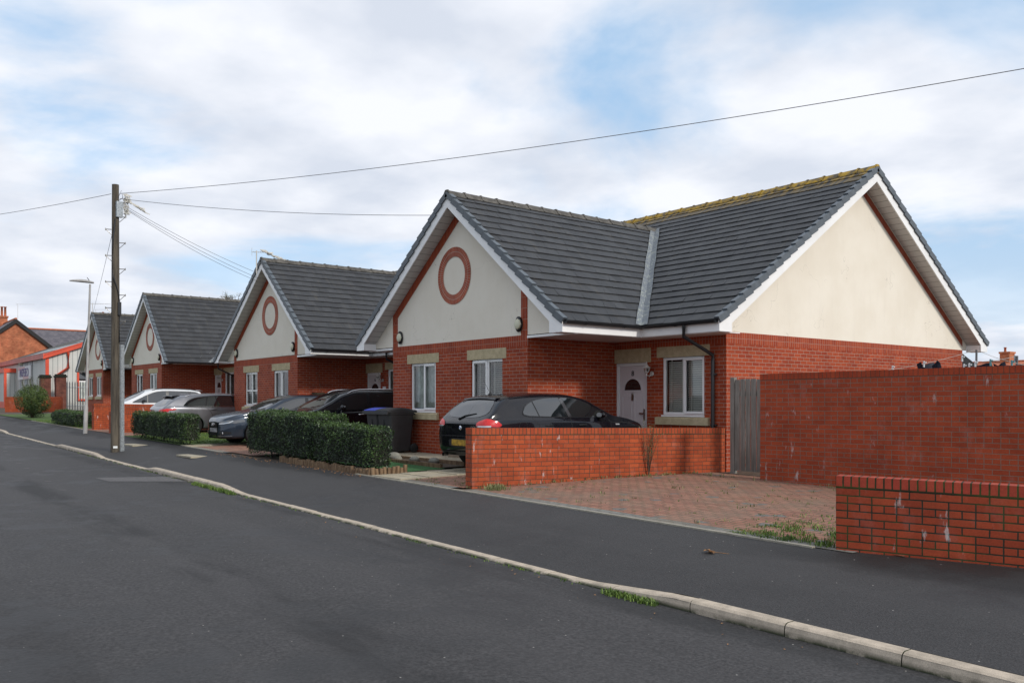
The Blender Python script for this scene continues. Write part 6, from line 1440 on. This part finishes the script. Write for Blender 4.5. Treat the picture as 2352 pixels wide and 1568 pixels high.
# projecting porch at the left
pr = MB(); pr.box(-95.5, -83.3, WY-.8, WY-.01, gw+.8, 4.1); pr.build('porch', M['clad'], ws, world=True)
m = MB(); m.box(-95.6, -83.2, WY-.9, WY+.02, 4.1, 4.45); m.build('porch_fascia', M['red'], ws, world=True)
m = MB(); m.box(-83.5, -83.22, WY-.88, WY-.7, gw+.8, 4.1); m.box(-95.6, -83.25, WY-.86, WY, gw, gw+.8); build_parts(m, 'porch_trim', M['red'], ws, world=True)
def brick_house(x0, x1, y0, y1, ze, zr, axis, wallm, roofm, label, vergem='black', name='brick_house', chim=(), win=()):
    g0 = gz((x0+x1)/2, y0)-.3; r = empty(name, (x1, y0, g0), label=label, cat='house')
    w = MB(); 
    if axis == 'x':
        ym = (y0+y1)/2
        for x in (x0, x1): w.face([(x, y0, g0), (x, y1, g0), (x, y1, ze), (x, ym, zr), (x, y0, ze)])
        w.face([(x0, y0, g0), (x1, y0, g0), (x1, y0, ze), (x0, y0, ze)]); w.face([(x0, y1, g0), (x1, y1, g0), (x1, y1, ze), (x0, y1, ze)])
        rows = [[(x, y, z) for x in (x0-.2, x1+.2)] for y, z in ((y0-.3, ze-.15), (ym, zr+.12), (y1+.3, ze-.15))]
    else:
        xm = (x0+x1)/2
        for y in (y0, y1): w.face([(x0, y, g0), (x1, y, g0), (x1, y, ze), (xm, y, zr), (x0, y, ze)])
        w.face([(x1, y0, g0), (x1, y1, g0), (x1, y1, ze), (x1, y0, ze)]); w.face([(x0, y0, g0), (x0, y1, g0), (x0, y1, ze), (x0, y0, ze)])
        rows = [[(x, y, z) for y in (y0-.2, y1+.2)] for x, z in ((x1+.3, ze-.15), (xm, zr+.12), (x0-.3, ze-.15))]
    w.build('wall', M[wallm], r, world=True)
    f = MB(); 
    sl_ = math.hypot(rows[1][0][0]-rows[0][0][0]+rows[1][0][1]-rows[0][0][1], rows[1][0][2]-rows[0][0][2]); Lx = (Vector(rows[0][1])-Vector(rows[0][0])).length
    f.grid(rows, smooth=False, uv=[[(0, 0), (Lx, 0)], [(0, sl_), (Lx, sl_)], [(0, 0), (Lx, 0)]]); rf = f.build('roof', M[roofm], r, world=True)
    t = MB(); t.tube([Vector(rows[1][0])+Vector((0, 0, .03)), Vector(rows[1][1])+Vector((0, 0, .03))], .11, 6); t.build('ridge_tiles', M['terracotta'], r, world=True)
    if axis == 'x' and vergem:
        ym = (y0+y1)/2
        for (ya, yb2) in ((y0-.35, ym), (ym, y1+.35)):
            v = MB(); za, zb2 = (ze-.2, zr+.14) if ya < ym and yb2 == ym else (zr+.14, ze-.2); v.prism([(x1+.02, ya, za-.42), (x1+.02, yb2, zb2-.42), (x1+.02, yb2, zb2), (x1+.02, ya, za)], (.22, 0, 0)); v.build('bargeboard', M[vergem], r, world=True)
    for (cx, cy, cz, ch, n) in chim:
        c = MB(); c.box(cx-.45, cx+.45, cy-.6, cy+.6, cz, cz+ch); c.box(cx-.52, cx+.52, cy-.67, cy+.67, cz+ch, cz+ch+.18); cc = c.build('chimney', M[wallm], r, world=True)
        for i in range(n): p = MB(); hh = random.choice((.35, .4, .9)); p.lathe([(.12, 0), (.10, hh), (.14, hh), (.14, hh+.08)], (cx, cy-.45+.9*i/max(1, n-1), cz+ch+.18), 10); p.build('chimney_pot', M['terracotta'], cc, world=True)
    for (wx, wy0, wy1, z0, z1) in win:
        p = MB(); p.box(wx+.0, wx+.05, wy0-.15, wy1+.15, z1, z1+.3); p.build('lintel', M['slab'], r, world=True); p = MB(); p.box(wx+.0, wx+.03, wy0, wy1, z0, z1); wo = p.build('window', M['upvc'], r, world=True); p = MB(); p.box(wx+.031, wx+.035, wy0+.12, wy1-.12, z0+.1, z1-.12); p.build('pane', M['carglass'], wo, world=True)
    return r
bh = brick_house(-103, -95, 9.9, 19.7, 5.6, 9.45, 'x', 'brick_old', 'slate', 'orange brick house gable with black bargeboards behind the workshop', chim=[(-102, 14.5, 8.3, 1.9, 4)], win=[(-95, 16.2, 17.4, 4.1, 5.35)])
aerial(bh, -101.5, 16.0, 9.2, 2.5, 1.6, 6, R(60)); aerial(bh, -101.2, 12.6, 11.0, 1.6, 1.5, 6, R(40))
tr = brick_house(-118, -110, 8.0, 27.5, 5.4, 10.0, 'y', 'brick_old', 'slate', 'long slate-roofed terrace standing behind the workshop', chim=[(-114, 27.1, 9.0, 2.4, 3)])
aerial(tr, -113.6, 26.2, 11.0, 1.8, 1.4, 6, R(40))
tr2 = brick_house(-62, -20, 84, 98, 4.0, 5.45, 'x', 'orange_brick', 'terracotta', 'distant red-tiled bungalow row seen over the tall wall', vergem=None, chim=[(-36.6, 91, 5.0, 1.35, 1)])
brick_house(-30, -17.6, 31, 41.0, 3.05, 4.5, 'x', 'orange_brick', 'terracotta', 'small brick gable just right of the near bungalow eaves', chim=[])
# low wall, pillars and palisade in front of the workshop
wall_thing('brick_wall', (-66.3, 9.7), (-64.3, 12.7), .95, .95, .22, 'brick_wall', 'low red brick wall behind the leafy bush at the left', zbase0=gz(-66, 10)+.05)
for (x, y, h, lb) in ((-69.1, 12.6, 2.3, 'slim striped brick gate pillar with dark capping'), (-68.4, 13.45, 2.35, 'broad sooty brick gate pillar left of the palisade fence')):
    r = empty('brick_pillar', (x, y, gz(x, y)), label=lb, cat='pillar', group='brick gate pillars'); z0 = gz(x, y)
    m = MB(); m.box(x-.3, x+.3, y-.32, y+.32, z0-.2, z0+h); m.build('shaft', M['brick_pillar'], r, world=True); m = MB(); m.box(x-.36, x+.36, y-.38, y+.38, z0+h, z0+h+.12); m.prism([(x-.3, y-.32, z0+h+.12), (x+.3, y-.32, z0+h+.12), (x+.3, y+.32, z0+h+.12), (x-.3, y+.32, z0+h+.12)], (0, 0, .1)); m.build('capping', M['slab'] if False else M['hedge_core'], r, world=True)
pf = empty('palisade_fence', (-68.2, 13.9, gz(-68, 13.9)), label='grey steel palisade fence with pointed pales before the workshop', cat='fence'); zf0 = gz(-68, 13.9)
for i in range(13):
    x, y = -68.3+i*.02, 13.85+i*.17; m = MB(); m.prism([(x, y-.035, zf0), (x, y+.035, zf0), (x, y+.035, zf0+1.95), (x, y, zf0+2.1), (x, y-.035, zf0+1.95)], (.02, 0, 0)); m.build('pale', M['pale'], pf, world=True)
for z in (.35, 1.65): m = MB(); m.tube([(-68.33, 13.8, zf0+z), (-68.0, 16.1, zf0+z)], .03, 4); m.build('rail', M['galv'], pf, world=True)

# ---------------------------------------------------------------- bare tree behind the row
def bare_tree():
    bx, by = -56.6, 22.0; r = empty('bare_tree', (bx, by, .6), label='leafless twiggy tree top showing over the third bungalow roof', cat='tree'); t = MB(); c = MB(); lf = MB()
    t.tube([(bx, by, .3), (bx+.1, by, 3.8), (bx, by+.1, 7.2)], [.2, .16, .11], 8)
    def br(p, d, L, r_, k):
        q = p+d*L; c.tube([p, p.lerp(q, .5)+rnd_dir(Vector((0, 0, 0)))*L*.06, q], [r_, r_*.8, r_*.6], 5 if k > 2 else 4, cap=False)
        if k == 0:
            for _ in range(2): leaf(lf, q+rnd_dir(Vector((0, 0, 0)))*.06, rnd_dir(Vector((0, 0, 0))), .06)
            return
        for _ in range(3 if k > 1 else 4): br(p.lerp(q, random.uniform(.55, 1)), (d+rnd_dir(Vector((0, 0, .25)))*.75).normalized(), L*random.uniform(.6, .8), r_*.62, k-1)
    for a in range(6): br(Vector((bx, by, 6.2+a*.13)), Vector((math.cos(a*1.05)*.8, math.sin(a*1.05)*.8, 1.0)).normalized(), 1.0, .05, 4)
    t.build('trunk', M['twig'], r, world=True); cr = c.build('crown', M['twig'], r, world=True); lf.build('leaves', M['leaf_dry'], cr, world=True)
bare_tree()

# ---------------------------------------------------------------- washing lines behind the tall wall
def bpx(px, py, Y):
    t = (px-1176)/2003; s, c = math.sin(R(38.5)), math.cos(R(38.5)); d = Y/(s+c*t); r = t*d; return Vector((-c*d+s*r, Y, CZ+(921.8-py)/2003*d))
def post(px, top, Y, label):
    p = bpx(px, top, Y); m = MB(); m.tube([(p.x-.03, Y, .25), p], .022, 8); m.build('washing_post', M['wire'], label=label, cat='post', group='washing line posts'); return p
pA = post(2243, 803, 18.5, 'leaning dark washing line post nearer the gable'); pB = post(2336, 817, 17.0, 'thin washing line post near the right edge')
def line(A, B, label, sag=.05): 
    m = MB(); m.tube([A.lerp(B, i/16)-Vector((0, 0, sag*4*(i/16)*(1-i/16))) for i in range(17)], .004, 4); m.build('washing_line', M['plastic_rag'], label=label, cat='washing line', group='washing lines over the tall wall')
L0 = bpx(1935, 858, 17.0); line(pA, L0, 'washing line running left down from the leaning post', .10); line(pA, bpx(2375, 842, 14.2), 'washing line running right from the leaning post', .04); line(bpx(2255, 830, 16.5), pB, 'washing line between the black garments and the far post', .02)
def garment(pts, Y, mat, label):
    P_ = [bpx(a, b, Y) for a, b in pts]; rows = []
    n = len(P_)//2; m = MB()
    top, bot = P_[:n], P_[n:][::-1]
    for j in range(5): rows.append([top[i].lerp(bot[i], j/4)+Vector((0, .05*math.sin(i*2.1+j), 0)) for i in range(n)])
    m.grid(rows); m.grid([[p+Vector((0, .03, 0)) for p in r_] for r_ in rows]); o = m.build('garment', M[mat], label=label, cat='laundry', group='washing on the lines'); return o
garment([(2105, 836), (2112, 831), (2118, 836), (2122, 842), (2122, 872), (2118, 875), (2110, 875), (2106, 872)], 17.0, 'cloth_navy', 'dark sleeve hanging at the left of the washing')
garment([(2117, 838), (2126, 836), (2136, 834), (2144, 832), (2144, 870), (2136, 872), (2126, 874), (2117, 874)], 17.03, 'cloth_grey', 'grey garment pegged on the line over the tall wall')
garment([(2140, 840), (2148, 831), (2154, 827), (2158, 833), (2160, 872), (2154, 874), (2148, 874), (2140, 872)], 16.96, 'cloth_navy', 'navy garment with a raised corner next to the grey one')
garment([(2236, 841), (2250, 838), (2268, 834), (2276, 833), (2276, 868), (2268, 868), (2250, 868), (2236, 868)], 16.5, 'cloth_navy', 'black garment directly right of the leaning post')
garment([(2281, 835), (2290, 840), (2302, 834), (2307, 830), (2307, 868), (2302, 868), (2290, 868), (2281, 868)], 16.4, 'cloth_navy', 'black vest with dipping neckline on the line')
garment([(2308, 838), (2320, 839), (2338, 838), (2352, 836), (2352, 868), (2338, 868), (2320, 868), (2308, 868)], 16.3, 'cloth_grey', 'dark garment at the right edge behind the wall')
for (px, py, Y, mt, lb) in ((2050, 845, 17, 'cloth_white', 'white peg at the left of the washing line'), (2122, 835, 16.9, 'cloth_white', 'white peg holding the grey garment'), (2210, 822, 17.6, 'cloth_white', 'cluster of white pegs high on the line'), (2214, 842, 16.5, 'cloth_white', 'white peg just above the wall, left of two'), (2226, 840, 16.5, 'cloth_white', 'white peg just above the wall, right of two'), (2240, 835, 16.4, 'cloth_white', 'white peg beside the leaning post'), (2275, 831, 16.4, 'teal', 'teal peg on the black garment'), (2324, 834, 15, 'teal', 'teal peg on the right line'), (2331, 822, 17, 'galv', 'grey peg near the right edge')):
    p = bpx(px, py, Y); m = MB(); m.box(p.x-.012, p.x+.012, Y-.012, Y+.012, p.z-.07, p.z+.05); m.box(p.x+.012, p.x+.045, Y-.01, Y+.01, p.z+.01, p.z+.035); m.build('clothes_peg', M[mt], label=lb, cat='clothes peg', group='clothes pegs on the lines')
